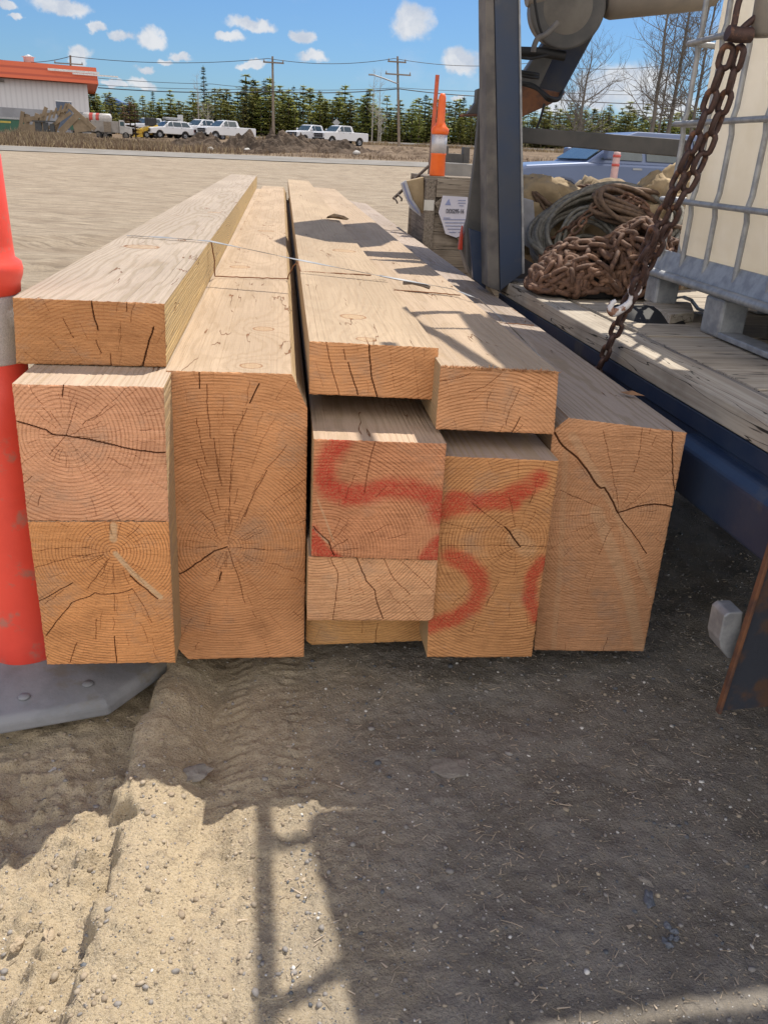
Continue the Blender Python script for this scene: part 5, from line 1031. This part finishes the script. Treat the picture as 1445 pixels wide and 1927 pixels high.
    for s_ in (-1, 1):
        b = MB(); b.box((xf-.06, s_*(Wd/2-.13)-.12, gz1-.22), (xf+.015, s_*(Wd/2-.13)+.12, gz1-.02)); b.build('headlight', M_lamp, r_, bevel=.015)
        b = MB(); b.box((cab[0][0]-.42, s_*(Wd/2+.12)-.11, zb+.0), (cab[0][0]-.30, s_*(Wd/2+.12)+.11, zb+.20)); b.build('mirror', paint, r_, bevel=.03)
        b = MB(); b.box((xb-.012, s_*(Wd/2-.1)-.07, gz1-.2), (xb+.02, s_*(Wd/2-.1)+.07, gz1+.06)); b.build('tail_light', mat('red_lens', (.5, .03, .02), .3), r_)
        for hx in ((.45, -.45) if kind == 'pickup' else (.05, -.95)): b = MB(); b.box((hx-.1, s_*(Wd/2+.008)-.006, zb-.16), (hx+.08, s_*(Wd/2+.008)+.006, zb-.125)); b.build('door_handle', M_rim, r_)
        for x in wx: wheel(r_, (x, s_*(Wd/2-.14), wr), wr, .26, M_tyre, M_rim, ax=(0, s_, 0))
    return r_
def place(o, px, py, Y, rz, sc_=1., dz=0.):
    p = onY(px, py, Y); o.location = (p[0], Y, float(tz(p[0], Y))+dz); o.rotation_euler = (0, 0, rz); o.scale = (sc_,)*3; return o
YV = 92
pk = vehicle('pickup_truck', 'pickup', M_white, 'white pickup furthest right, its bed pointing to the tall lamp pole', 'pickup', 'white vehicles parked beyond the yard')
place(pk, 641, 270, YV, math.pi+.62, .98)
def vcopy(o, lab, *a, **k): c = copy_tree(o); c['label'] = lab; place(c, *a, **k); return c
vcopy(pk, 'white pickup just left of the one furthest right, with a black front', 586, 266, YV+2.2, math.pi+.75, sc_=.95)
vcopy(pk, 'white pickup with its long bed showing, between the soil heaps and left pole', 427, 260, YV+.5, math.pi+.62, sc_=.98)
vcopy(pk, 'white pickup parked close behind the one with its long bed showing', 384, 256, YV+3, math.pi+.75, sc_=.97)
vcopy(pk, 'white pickup partly hidden behind the yellow loader and brown trees', 286, 250, YV+4, math.pi+.70, sc_=.93)
sv = vehicle('parked_car', 'suv', M_white, 'white estate car with a dark roof box in the vehicle row', 'car', 'white vehicles parked beyond the yard'); place(sv, 318, 254, YV, math.pi+.62, .98)
b = MB(); b.box((-1.3, -.38, 1.76), (.45, .38, 1.99)); b.build('roof_box', mat('grey_roof_box', (.30, .31, .32), .5), sv, bevel=.08)
sv2 = vehicle('parked_car', 'suv', mat('pale_blue_paint', (.45, .52, .62), .3), 'pale blue white car squeezed between the estate car and the pickups', 'car', 'white vehicles parked beyond the yard'); place(sv2, 347, 254, YV+2.5, math.pi+.75, .88)
big = vehicle('silver_car', 'suv', M_silver, 'silver blue car parked behind the flatbed deck, seen over the chain', 'car'); YB = 21.
p = onY(1140, 300, YB); big.scale = (1.27, 1.2, 1.24); zb_ = onY(1200, 251, YB)[2]-1.66*1.24; big.location = (p[0]+.35, YB, zb_); big.rotation_euler = (0, 0, math.pi+.05)
# yellow loader
M_yel = mat('yellow_machine_paint', (.62, .40, .03), .5)
ld = empty('yellow_loader', (0, 0, 0), 0, 'small yellow loader with a dark cab, left of the white vehicles', 'loader')
b = MB(); b.prism([(-1., -.6, .4), (.7, -.6, .35), (.9, -.6, .9), (.2, -.6, 1.25), (-1., -.6, 1.3)], (0, 1.2, 0)); b.build('body', M_yel, ld, bevel=.04)
b = MB(); b.prism([(.9, -.75, .08), (1.65, -.75, .05), (1.35, -.75, .35), (1.3, -.75, .9), (1.1, -.75, .95)], (0, 1.5, 0)); b.build('bucket', M_yel, ld, bevel=.02)
b = MB(); b.box((-.9, -.5, 1.31), (.2, .5, 2.15)); b.build('cab', M_blk, ld, bevel=.05)
b = MB(); b.bar((-.9, -.72, 1.4), (1.2, -.72, .6), .1, .16); b.bar((-.9, .72, 1.4), (1.2, .72, .6), .1, .16); b.build('lift_arms', M_yel, ld)
for x in (-.6, .5):
    for s_ in (-1, 1): wheel(ld, (x, s_*.72, .36), .36, .24, M_tyre, M_rim, ax=(0, s_, 0))
place(ld, 280, 254, 91, math.pi+.5, .85)
# tank truck and grey truck by the building
tk = empty('tank_truck', (0, 0, 0), 0, 'old truck with a red and white striped tank by the white building', 'truck')
b = MB(); b.box((-3.2, -1.15, .75), (3.4, 1.15, 1.0)); b.build('chassis', M_dust, tk)
b = MB(); b.prism([(1.9, -1.15, 1.0), (3.5, -1.15, 1.0), (3.5, -1.15, 1.9), (2.9, -1.15, 2.1), (2.6, -1.15, 2.8), (1.9, -1.15, 2.8)], (0, 2.3, 0)); cabk = b.build('cab', mat('green_cab_paint', (.06, .16, .11), .5), tk, bevel=.06)
b = MB(); b.box((2.1, -1.17, 2.05), (2.6, -1.155, 2.6)); b.build('window', M_glass, cabk)
b = MB(); b.box((-3.2, -1.2, 1.0), (1.8, 1.2, 2.55)); b.build('crate_body', M_crate, tk)
b = MB(); b.tube([(-3.1, 0, 3.0), (-2.9, 0, 3.05), (-1.3, 0, 3.05), (-1.2, 0, 3.05)], [.3, .75, .75, .7], 18); b.build('tank', mat('white_tank', (.50, .47, .44), .5), tk); b = MB(); b.tube([(-1.19, 0, 3.05), (-.7, 0, 3.05)], .765, 18); b.tube([(-.2, 0, 3.05), (.4, 0, 3.05)], .765, 18); b.build('red_stripe', mat('red_stripe', (.5, .07, .05), .5), tk); b = MB(); b.tube([(-.69, 0, 3.05), (-.21, 0, 3.05)], .755, 18); b.tube([(.41, 0, 3.05), (1.4, 0, 3.05), (1.6, 0, 3.0)], [.755, .75, .3], 18); b.build('tank_end', mat('white_tank_end', (.50, .47, .44), .5), tk)
for x in (-2.2, -1.1, 2.7):
    for s_ in (-1, 1): wheel(tk, (x, s_*1.0, .5), .5, .3, M_tyre, M_dust, ax=(0, s_, 0))
place(tk, 177, 245, 84, math.pi-.1, .54)
gt = empty('grey_truck', (0, 0, 0), 0, 'faded grey lorry next to the truck with the striped tank', 'truck')
b = MB(); b.box((-2.6, -1.1, .8), (1.2, 1.1, 2.3)); b.build('box_body', mat('faded_grey_paint', (.30, .28, .26), .7, scale=1.5), gt, bevel=.04)
b = MB(); b.prism([(1.25, -1.1, .7), (3.0, -1.1, .7), (3.0, -1.1, 1.6), (2.2, -1.1, 1.75), (1.9, -1.1, 2.5), (1.25, -1.1, 2.5)], (0, 2.2, 0)); cg = b.build('cab', mat('pale_cab_paint', (.42, .41, .40), .6, scale=2.), gt, bevel=.08)
b = MB(); b.box((1.4, -1.12, 1.75), (1.95, -1.105, 2.3)); b.build('window', M_glass, cg); b = MB(); b.box((-1.2, -.4, 2.31), (-.2, .4, 2.7)); b.build('roof_unit', mat('white_unit', (.6, .6, .6), .5), gt)
for x in (-1.7, 2.1):
    for s_ in (-1, 1): wheel(gt, (x, s_*.95, .5), .5, .3, M_tyre, M_dust, ax=(0, s_, 0))
place(gt, 209, 247, 84, .15, .62)
# ------------------------------------------------------------------ buildings and yard clutter
def bw(px, py, Y): return tuple(onY(px, py, Y))
YB1 = 98
M_bwall = mat('white_metal_siding', (.60, .60, .62), .6, col2=(.55, .55, .57), scale=.6); M_oroof = None
def ribbed(nm, c1, c2, per, axis=2):
    m = bpy.data.materials.new(nm); m.use_nodes = True; t = NT(m.node_tree); b = m.node_tree.nodes['Principled BSDF']; sp = t.n('ShaderNodeSeparateXYZ'); t.put(sp.inputs[0], t.n('ShaderNodeTexCoord').outputs['Object'])
    v = t.ss(t.m('SINE', t.m('MULTIPLY', sp.outputs[axis], 6.283/per)), .1, .9); t.put(b.inputs['Base Color'], t.mix(v, c1, c2)); b.inputs['Roughness'].default_value = .6; return m
M_oroof = ribbed('orange_ribbed_fascia', (.62, .125, .05), (.42, .075, .035), .62); M_wall2 = ribbed('white_siding', (.56, .565, .59), (.50, .505, .53), .5, 0)
zb0 = 2.0; bl = bw(-330, 60, YB1); tr_ = bw(185, 128, YB1); tw = bw(185, 158, YB1); xr = bw(168, 200, YB1)[0]
bld = empty('warehouse', (bl[0], YB1, zb0), 0, 'white industrial building with a ribbed orange roof band, far left', 'building')
Lx = xr-bl[0]; zt_w = tw[2]-zb0-.1
ph_ = .21; bld.rotation_euler.z = ph_; bld.location = (xr-Lx*math.cos(ph_), YB1-Lx*math.sin(ph_), zb0)
b = MB(); b.box((0, 0, 0), (Lx, 22, zt_w)); b.build('wall', M_wall2, bld)
ze = tr_[2]-zb0; z0_ = ze+.25
b = MB(); b.prism([(-.5, -1.1, zt_w+.05), (Lx+1.1, -1.1, zt_w+.05), (Lx+1.0, -.5, ze), (-.5, -.5, ze+.05)], (0, 23.5, 0)); b.build('roof', M_oroof, bld)
zl = 2.05; b = MB(); b.box((.3, -.04, 0), (Lx-.4, -.005, zl)); b.build('lower_band', mat('grey_lower_band', (.30, .31, .34), .6, scale=.5), bld)
b = MB(); b.box((Lx-3.2, -.06, .3), (Lx-1.7, -.045, 2.9)); dr = b.build('door', mat('dark_blue_door', (.09, .12, .18), .5), bld); b = MB(); b.box((Lx-3.25, -.07, 2.91), (Lx-1.65, -.041, 3.0)); b.build('frame', M_white, dr)
a = bw(94, 120, YB1); b = MB(); b.box((a[0]-bl[0]-.1, -1.16, ze-.62), (a[0]-bl[0]+4.8, -1.11, ze-.42)); b.box((a[0]-bl[0]+2.2, -1.165, ze-.80), (a[0]-bl[0]+6.6, -1.112, ze-.66)); b.build('lamp_strip', mat('white_strip', (.75, .75, .75), .5), bld)
a = bw(9, 158, YB1); b = MB(); b.box((a[0]-bl[0]-.3, -.5, 4.35), (a[0]-bl[0]+.3, -.01, 4.5)); b.build('wall_lamp', M_dust, bld)
a = bw(70, 112, YB1+3); b = MB(); b.lathe([(.5, ze+.2), (.5, ze+.65), (.7, ze+.7), (0, ze+.95)], c=(a[0]-bl[0], 3, 0), n=16); b.build('roof_vent', M_white, bld)
p0 = bw(218, 186, 135); b = MB(); b.box((p0[0]-1.6, 135, 3.), (p0[0]+1.6, 140, p0[2]-.8)); bb = b.build('far_building', mat('blue_roof_panel', (.06, .16, .36), .5)); tag(bb, 'patch of a blue building showing between the trees beside the warehouse', 'building')
b = MB(); b.prism([(p0[0]-1.9, 134.5, p0[2]-.8), (p0[0]+1.9, 134.5, p0[2]-.8), (p0[0]-.9, 134.5, p0[2]+.3)], (0, 6, 0)); b.build('roof', mat('blue_roof', (.05, .14, .34), .5), bb)
def ongr(px, Y): x = onY(px, 250, Y)[0]; return x, float(tz(x, Y))
x, z = ongr(10, 82); ct = empty('green_container', (x, 82, z), 0, 'dark green open container with a pale rim at the far left edge', 'container')
b = MB(); b.box((-1.6, 0, .2), (1.5, 1.6, 1.25)); b.build('body', mat('dark_green_paint', (.03, .12, .075), .5, scale=1.), ct, bevel=.03); b = MB(); b.box((-1.65, -.06, 1.26), (1.55, 1.66, 1.42)); b.build('rim', M_galv, ct); b = MB(); b.box((-1.65, -.07, .1), (1.55, -.005, .2)); b.build('skid', M_galv, ct); b = MB(); b.box((-.9, -.02, .95), (.6, -.004, 1.1)); b.build('stripe', mat('yellow_stripe', (.5, .4, .08), .6), ct)
M_pal = mat('pallet_wood', (.25, .19, .125), .9, scale=2.); M_pal2 = mat('old_pallet_wood', (.22, .17, .12), .9, scale=2.)
def pile(name, px, Y, items, lab, cat, mt):
    x, z = ongr(px, Y); r_ = empty(name, (x, Y, z), 0, lab, cat); 
    for nm, a, c, w1, h1 in items: b = MB(); b.bar(a, c, w1, h1); b.build(nm, mt, r_)
    return r_
pile('truss_pile', 128, 80, [('board', (-2.6, 0, .1), (-1.6, .2, 2.3), .1, .3), ('board', (-2.0, 0, .4), (.4, .1, 2.0), .08, .25), ('board', (-2.5, .1, 1.5), (.2, 0, 2.2), .08, .2), ('board', (-1.5, .2, .3), (.3, .1, 2.6), .1, .3), ('board', (.2, .1, 2.6), (2.3, 0, .8), .12, .35), ('sheet', (.5, .1, .9), (1.9, .1, 1.2), .1, 1.0), ('board', (-.6, -.1, .4), (1.0, 0, 1.9), .06, .5), ('rail', (-2.6, -.2, .25), (2.4, -.2, .35), .15, .25), ('board', (-1.2, .3, .2), (-.3, .3, 2.2), .12, .25)]+[('slat', (-1.9+.42*i, -.05, 1.0+.24*i), (-1.55+.42*i, .0, 1.9+.2*i), .07, .16) for i in range(5)], 'heap of broken timber trusses between the container and the tank truck', 'timber heap', M_pal)
pile('board_stack', 64, 82, [('board', (-1.1, 0, .4), (-.7, 0, 1.9), .2, .3), ('board', (-.6, 0, .3), (-.4, .2, 1.7), .2, .4), ('board', (.0, 0, .4), (.5, 0, 1.8), .2, .35), ('board', (-1.0, 0, 1.2), (.9, .1, 1.5), .1, .4), ('crate_side', (-.9, 0, .5), (.9, 0, .5), .4, .8), ('board', (.6, 0, .3), (.9, 0, 1.8), .2, .3)], 'jumbled pale boards just right of the green container', 'board stack', M_pal)
pile('dark_rack', 85, 80, [('panel', (-.7, 0, .6), (-.2, 0, .6), .3, 1.1), ('panel', (-.05, 0, .6), (.35, 0, .6), .3, 1.1), ('panel', (.5, 0, .55), (.85, 0, .55), .3, 1.05), ('bar', (-.9, -.2, 1.2), (1.0, -.2, 1.25), .1, .1)], 'dark slatted rack standing in front of the jumbled boards', 'rack', mat('dark_slate_panel', (.05, .055, .06), .6))
pile('old_fence', 72, 78, [('post', (-1.4, 0, 0), (-1.4, 0, 1.6), .15, .15), ('post', (1.7, 0, 0), (1.7, 0, 1.5), .18, .18), ('rail', (-1.9, 0, .15), (2.6, 0, .05), .1, .14)], 'weathered posts and a pale rail at the foot of the clutter', 'fence', M_pal2)
# poles, wires, signs
M_pole = mat('weathered_pole_wood', (.25, .20, .155), .9, scale=1.5); M_wire = mat('dark_wire', (.03, .03, .035), .6); M_ins = mat('grey_insulator', (.35, .35, .36), .4)
def pole(px, pyt, pyb, Y, lab, arms, r0=.17, lean=None):
    top = onY(px[0], pyt, Y); xb_ = onY(px[1], pyb, Y)[0]; zb_ = float(tz(xb_, Y))-.2; r_ = empty('utility_pole', (xb_, Y, zb_), 0, lab, 'utility pole', 'utility poles along the highway')
    T = (top[0]-xb_, 0, top[2]-zb_); b = MB(); b.tube([(0, 0, 0), T], [r0, r0*.6], 12); b.build('pole', M_pole, r_); H_ = T[2]
    for (dzz, wl, wr_) in arms:
        ar_ = MB(); c = (T[0]*(1-dzz/H_), -.2, H_-dzz); ar_.box((c[0]-wl, -.26, c[2]-.07), (c[0]+wr_, -.14, c[2]+.07)); a_ = ar_.build('crossarm', M_pole, r_)
        for x in (-wl+.1, wr_-.1): b = MB(); b.lathe([(.05, 0), (.08, .1), (.03, .25), (0, .26)], c=(c[0]+x, -.2, c[2]+.07), n=8); b.build('insulator', M_ins, a_)
    return r_
YP = 100
pole((513, 515), 106, 260, YP, 'tall plain utility pole left of the right hand pickups', [(.6, 1.0, 1.2)])
p2 = pole((748, 751), 106, 272, YP, 'utility pole with two crossarms and a street lamp reaching left', [(.55, 1.1, .9), (1.75, 1.4, 1.4)])
o_ = p2.location; a, c = onY(749, 158, YP), onY(702, 141, YP); b = MB(); b.tube([(a[0]-o_.x, -.1, a[2]-o_.z), ((a[0]*.35+c[0]*.65)-o_.x, -.1, (a[2]*.3+c[2]*.7)-o_.z), (c[0]-o_.x, -.1, c[2]-o_.z)], .07, 8); la = b.build('lamp_arm', M_ins, p2); b = MB(); b.box((c[0]-o_.x-.5, -.25, c[2]-o_.z-.08), (c[0]-o_.x+.1, .05, c[2]-o_.z+.08)); b.build('lamp_head', M_ins, la, bevel=.03)
pole((133, 133), 104, 200, 125, 'short looking utility pole top showing above the orange roof', [(1.0, 2.0, 1.6)], .2)
def wire(L, Y, sag, lab, r=.028):
    P_ = [np.array(onY(a, c, Y)) for a, c in L]; out = []
    for a, c in zip(P_[:-1], P_[1:]):
        for f in np.linspace(0, 1, 14, endpoint=False): q = a*(1-f)+c*f; q[2] -= sag*4*f*(1-f); out.append(q)
    out.append(P_[-1]); b = MB(); b.tube(out, r, 5); return tag(b.build('overhead_wire', M_wire), lab, 'wire', 'overhead wires')
wire([(185, 165), (515, 172), (750, 167), (1000, 183), (1300, 195)], YP-.4, .25, 'thickest and lowest overhead wire crossing in front of the tree line', .05)
wire([(185, 160), (515, 168), (750, 165), (1000, 172), (1300, 178)], YP-.5, .15, 'overhead wire hugging the lowest thick cable, slightly above it', .025)
wire([(-20, 108), (133, 106), (505, 110), (742, 110), (1000, 118), (1250, 123)], YP-.6, .5, 'thin upper overhead wire joining the pole tops', .03)
wire([(185, 147), (400, 158), (515, 165)], YP-.7, .1, 'faint overhead wire leaving the warehouse roof', .025)
def sign(px, py, Y, hw, lab, dia=False, mt=None):
    p = onY(px, py, Y); zg = float(tz(p[0], Y)); r_ = empty('road_sign', (p[0], Y, zg), 0, lab, 'sign'); b = MB(); b.tube([(0, 0, 0), (0, 0, p[2]-zg)], .05, 8); b.build('post', M_ins, r_)
    h = p[2]-zg; b = MB(); s_ = hw; q = [(-s_, -.07, h), (0, -.07, h-s_), (s_, -.07, h), (0, -.07, h+s_)] if dia else [(-s_, -.07, h-s_*1.4), (s_, -.07, h-s_*1.4), (s_, -.07, h+s_*1.4), (-s_, -.07, h+s_*1.4)]; b.prism(q, (0, .02, 0)); b.build('panel', mt or mat('grey_sign_back', (.36, .37, .38), .5), r_)
sign(340, 224, 98, .28, 'blank pale sign board above the parked cars', mt=mat('pale_sign', (.55, .55, .55), .5)); sign(633, 231, 100, .42, 'diamond shaped sign back standing behind the right hand pickups', True)
p = onY(388, 232, 63); 
for (px, Y, s_, lab) in ((128*0+466-0, 64, .30, 'pale boulder on the soil heap nearest the left pole'), (397, 60, .18, 'small white stone at the foot of the dirt heap'), (671, 62, .2, 'whitish stone on the right side of the low soil heap')):
    x = onY(px, 280, Y)[0]; bm = bmesh.new(); bmesh.ops.create_icosphere(bm, subdivisions=2, radius=1.); V = np.array([v.co[:] for v in bm.verts]); Fc = [[v.index for v in f.verts] for f in bm.faces]; bm.free(); V = V*(1+.3*fbm(V[:, 0]+px, V[:, 1]+V[:, 2], 2, 3))[:, None]*np.array([s_*1.3, s_, s_*.8])
    b = MB(); b.add(V, Fc); tag(b.build('boulder', M_pale, loc=(x, Y, float(tz(x, Y)+gh(x, Y))+.2)), lab, 'boulder')
# ------------------------------------------------------------------ trees
def leafmat(nm, c1, c2, s=.9):
    m = bpy.data.materials.new(nm); m.use_nodes = True; t = NT(m.node_tree); b = m.node_tree.nodes['Principled BSDF']; oc = t.n('ShaderNodeTexCoord').outputs['Object']; oi = t.n('ShaderNodeObjectInfo')
    c = t.mix(t.ss(t.noise(oc, s, 4., .6), .35, .65), c1, c2); v = t.m('ADD', .72, t.m('MULTIPLY', oi.outputs['Random'], .6)); hsv = t.n('ShaderNodeHueSaturation'); t.put(hsv.inputs['Color'], c); t.put(hsv.inputs['Value'], v); t.put(hsv.inputs['Hue'], t.m('ADD', .485, t.m('MULTIPLY', oi.outputs['Random'], .03))); t.put(b.inputs['Base Color'], hsv.outputs[0]); b.inputs['Roughness'].default_value = .8
    tr = t.n('ShaderNodeBsdfTranslucent'); t.put(tr.inputs[0], hsv.outputs[0]); mx = t.n('ShaderNodeMixShader'); mx.inputs[0].default_value = .45; m.node_tree.links.new(b.outputs[0], mx.inputs[1]); m.node_tree.links.new(tr.outputs[0], mx.inputs[2]); m.node_tree.links.new(mx.outputs[0], m.node_tree.nodes['Material Output'].inputs[0]); return m
M_pine = leafmat('pine_needles', (.43, .42, .13), (.24, .265, .09)); M_spr = leafmat('spruce_needles', (.13, .16, .085), (.08, .105, .06)); M_dead = leafmat('dead_brown_needles', (.17, .10, .06), (.11, .07, .045))
M_bark = mat('pine_bark', (.13, .10, .075), .9, scale=3.); M_bark2 = mat('grey_bark', (.16, .14, .12), .9, scale=3.)
def conifer(H, R, n, seed, mt, low=.04, dens=1., name='pine_tree', slim=1.):
    r = np.random.default_rng(seed); V = []; k = 0
    nl = int(H*2.6); 
    for i in range(nl):
        f = (i+r.random())/nl; z = H*(low+(1-low)*f); rad = R*(min(1, (1-f)*1.5)**slim)*r.uniform(.6, 1.15)+.10; nb = max(5, int(11*dens*(1-f*.4)))
        for a in r.uniform(0, 6.283, nb):
            L = rad*r.uniform(.65, 1.1); dr = r.uniform(-.22, .12)*L; ca, sa = math.cos(a), math.sin(a)
            for s in range(n):
                u = r.uniform(.15, 1.); bx, by, bz = ca*L*u, sa*L*u, z+dr*u+(.10 if mt is M_pine else 0)*L*u*u; sz = .36*(1.15-u*.5)*(.55+.12*R*2); aa = a+r.uniform(-1.2, 1.2); t_ = r.uniform(-.5, .75)
                dx, dy = math.cos(aa)*sz, math.sin(aa)*sz; w_ = sz*.42; V += [(bx-dy/sz*w_, by+dx/sz*w_, bz), (bx+dy/sz*w_, by-dx/sz*w_, bz), (bx+dx*1.5, by+dy*1.5, bz+sz*t_)]
    V += [(-.1, 0, H-.5), (.1, 0, H-.5), (0, 0, H+.25), (0, -.1, H-.5), (0, .1, H-.5), (0, 0, H+.25)]
    V = np.array(V); root = empty(name, (0, -500, 0)); crown = fastmesh('crown', V, np.arange(len(V)).reshape(-1, 3), mt, parent=root)
    b = MB(); b.tube([(0, 0, -.3), (0, 0, H*.5), (0, 0, H*.97)], [.05+H*.012, .03+H*.007, .015], 7); b.build('trunk', M_bark, root); return root
protos = [conifer(7.4, 1.9, 8, s, M_pine, slim=.85, low=.0) for s in (1, 2, 3, 4)]; spr = [conifer(10.5, 1.5, 7, s, M_spr, slim=.95, name='spruce_tree') for s in (5, 6)]; dead = conifer(3.4, .8, 5, 9, M_dead, name='dead_pine_tree', slim=.7)
used = set(); r = random.Random(12)
def treecopy(pr, px, ptop, Y, lab, group, cat='tree', hbase=None, wk=1.):
    x = onY(px, 250, Y)[0]; zg = float(tz(x, Y)); zt = onY(px, ptop, Y)[2]; H0 = {id(q): h for q, h in [(p_, 7.4) for p_ in protos]+[(p_, 10.5) for p_ in spr]+[(dead, 3.4)]}[id(pr)]
    if id(pr) in used: o = copy_tree(pr)
    else: o = pr; used.add(id(pr))
    s_ = (zt-zg)/H0; o.location = (x, Y, zg); k_ = wk*r.uniform(.85, 1.15); o.scale = (s_**.6*k_, s_**.6*k_, s_); o.rotation_euler = (0, 0, r.uniform(0, 6.28)); o['label'] = lab; o['category'] = cat; o['group'] = group; return o
topx = [160, 200, 250, 330, 380, 440, 470, 520, 560, 620, 660, 700, 740, 790, 830, 890, 990, 1100, 1200, 1300]; topy = [156, 182, 186, 186, 180, 176, 158, 160, 176, 178, 184, 190, 200, 200, 198, 196, 205, 212, 214, 216]
GB = 'young pines in the tree line beyond the highway'
px = 158
while px < 1330:
    if not (895 < px < 975):
        for Y, dy in ((119, 10), (123, 4), (128, -2)):
            q = px+r.uniform(-7, 7); tp_ = np.interp(q, topx, topy)+dy+r.choice((-1, 1, 1))*r.uniform(0, 20); treecopy(r.choice(protos), q, tp_, Y+r.uniform(-1.5, 1.5), 'bushy yellow green pine in the dense tree line beyond the highway', GB, wk=(1.1, 1.35, 1.5)[(119, 123, 128).index(Y)])
    px += 11.5
for q, tp_, lab in [(387, 124, 'tallest narrow dark spruce, standing alone above the trees left of the poles'), (478, 148, 'dark spruce top just left of the tall plain pole'), (464, 158, 'dark spruce close to the pole, lower than its neighbour'), (498, 150, 'dark spruce rising right beside the tall plain pole'), (552, 162, 'dark spruce right of the tall plain pole'), (292, 172, 'thin dark spruce tip over the parked estate car'), (600, 170, 'dark spruce tip above the space between the pole and the diamond sign'),
                     (690, 168, 'dark spruce left of the lamp pole'), (797, 178, 'ragged dark spruce left of the orange traffic post'), (868, 182, 'dark spruce right of the orange traffic post'), (1040, 196, 'dark spruce seen just below the crane arm'), (1085, 200, 'spruce seen above the left end of the silver car roof'), (1113, 203, 'spruce over the windscreen of the silver car'), (1145, 205, 'spruce above the middle of the silver car'), (1022, 210, 'spruce against the upright post above the cross bar'), (1195, 205, 'spruce between the bare trunks over the silver car')]:
    treecopy(r.choice(spr), q, tp_, r.uniform(116, 130), lab, 'dark spruces among the pines', wk=1.15 if q > 395 else .95)
for q, tp_ in [(236, 200), (247, 192), (256, 197)]: treecopy(dead, q, tp_, 86+r.uniform(-1, 1), 'rust brown dead young pine in the clump left of the parked vehicles', 'dead brown pines in one clump', wk=1.1)
# bare trees
def bare_tree(px, py_top, Y, seed, lab, r0=.13, spread=1., nb=26, mt=M_bark2, group='bare leafless trees', lean=0.):
    rr = random.Random(seed); x = onY(px, 250, Y)[0]; zg = float(tz(x, Y)); top = onY(px, py_top, Y); H_ = top[2]-zg; root = empty('bare_tree', (x, Y, zg), 0, lab, 'tree', group)
    b = MB(); tp_ = [(lean*f*f*H_+rr.uniform(-.08, .08)*H_*.06, rr.uniform(-.1, .1), H_*f) for f in np.linspace(0, 1, 9)]; tp_[0] = (0, 0, -.3); b.tube(tp_, [r0*(1-.88*i/8) for i in range(9)], 8); b.build('trunk', mt, root)
    b = MB()
    def grow(p, d, L, rad, lev):
        pts = [p]; dd = d.copy(); k = 6
        for i in range(k): dd = (dd+Vector((rr.gauss(0, .16), rr.gauss(0, .16), rr.gauss(.07, .10)))).normalized(); pts.append(pts[-1]+dd*L/k)
        b.tube([tuple(q) for q in pts], np.linspace(rad, rad*.25, k+1), 4 if lev else 5, cap=False)
        if lev < 2:
            for j in range(6 if lev == 0 else 4): i = rr.randint(1, k); a = Vector((rr.gauss(0, 1), rr.gauss(0, 1), rr.gauss(.15, .7))).normalized(); grow(pts[i], (dd*.9+a).normalized(), L*rr.uniform(.35, .6), rad*.5, lev+1)
    for i in range(nb):
        f = .22+.76*(i/nb); j = f*8; k0 = int(j); a0 = Vector(tp_[k0]); a1 = Vector(tp_[min(8, k0+1)]); p = a0.lerp(a1, j-k0); an = rr.uniform(0, 6.28); d = Vector((math.cos(an), math.sin(an), rr.uniform(.25, .9))).normalized(); grow(p, d, (1.2+H_*.16*(1.2-f))*spread*rr.uniform(.7, 1.2), r0*.22*(1.15-f)+.006, 0)
    b.build('branches', mt, root); return root
for i, (px, pt, Y, lab, r0, sp_, ln) in enumerate([(1225, -120, 52, 'bare tree with a forked trunk, first of the thick trunks right of the crane', .16, 1., -.02), (1257, -130, 53, 'tall straight bare tree in the middle of the bare grove by the tote', .17, 1., .0), (1282, -110, 51, 'bare tree leaning slightly right, nearest the liquid tote', .16, 1., .05), (1299, -130, 54, 'bare tree half hidden by the cage of the liquid tote', .14, 1., .02), (1238, -60, 56, 'thinner bare tree standing behind the forked one', .09, .8, .0),
    (1088, 90, 55, 'bare tree showing under the crane arm, right of the other there', .16, 1.25, .03), (1078, 140, 57, 'thin bare tree just left of its thicker neighbour under the crane arm', .09, .8, .02)]):
    bare_tree(px, pt, Y, 40+i, lab, r0, sp_, 30, lean=ln)
for i, (px, pt, Y, lab) in enumerate([(700, 128, 116, 'thin pale bare birch left of the lamp arm'), (712, 136, 117, 'second thin pale birch, right beside the lamp arm tip'), (375, 140, 116, 'thin grey bare tree left of the tallest spruce'), (393, 196, 114, 'pale leafless bush below the tallest spruce'), (716, 206, 114, 'pale leafless tree low in the pines left of the lamp pole')]):
    bare_tree(px, pt, Y, 80+i, lab, .09, .55, 16, mat('pale_birch_bark', (.40, .37, .33), .9, scale=3.))
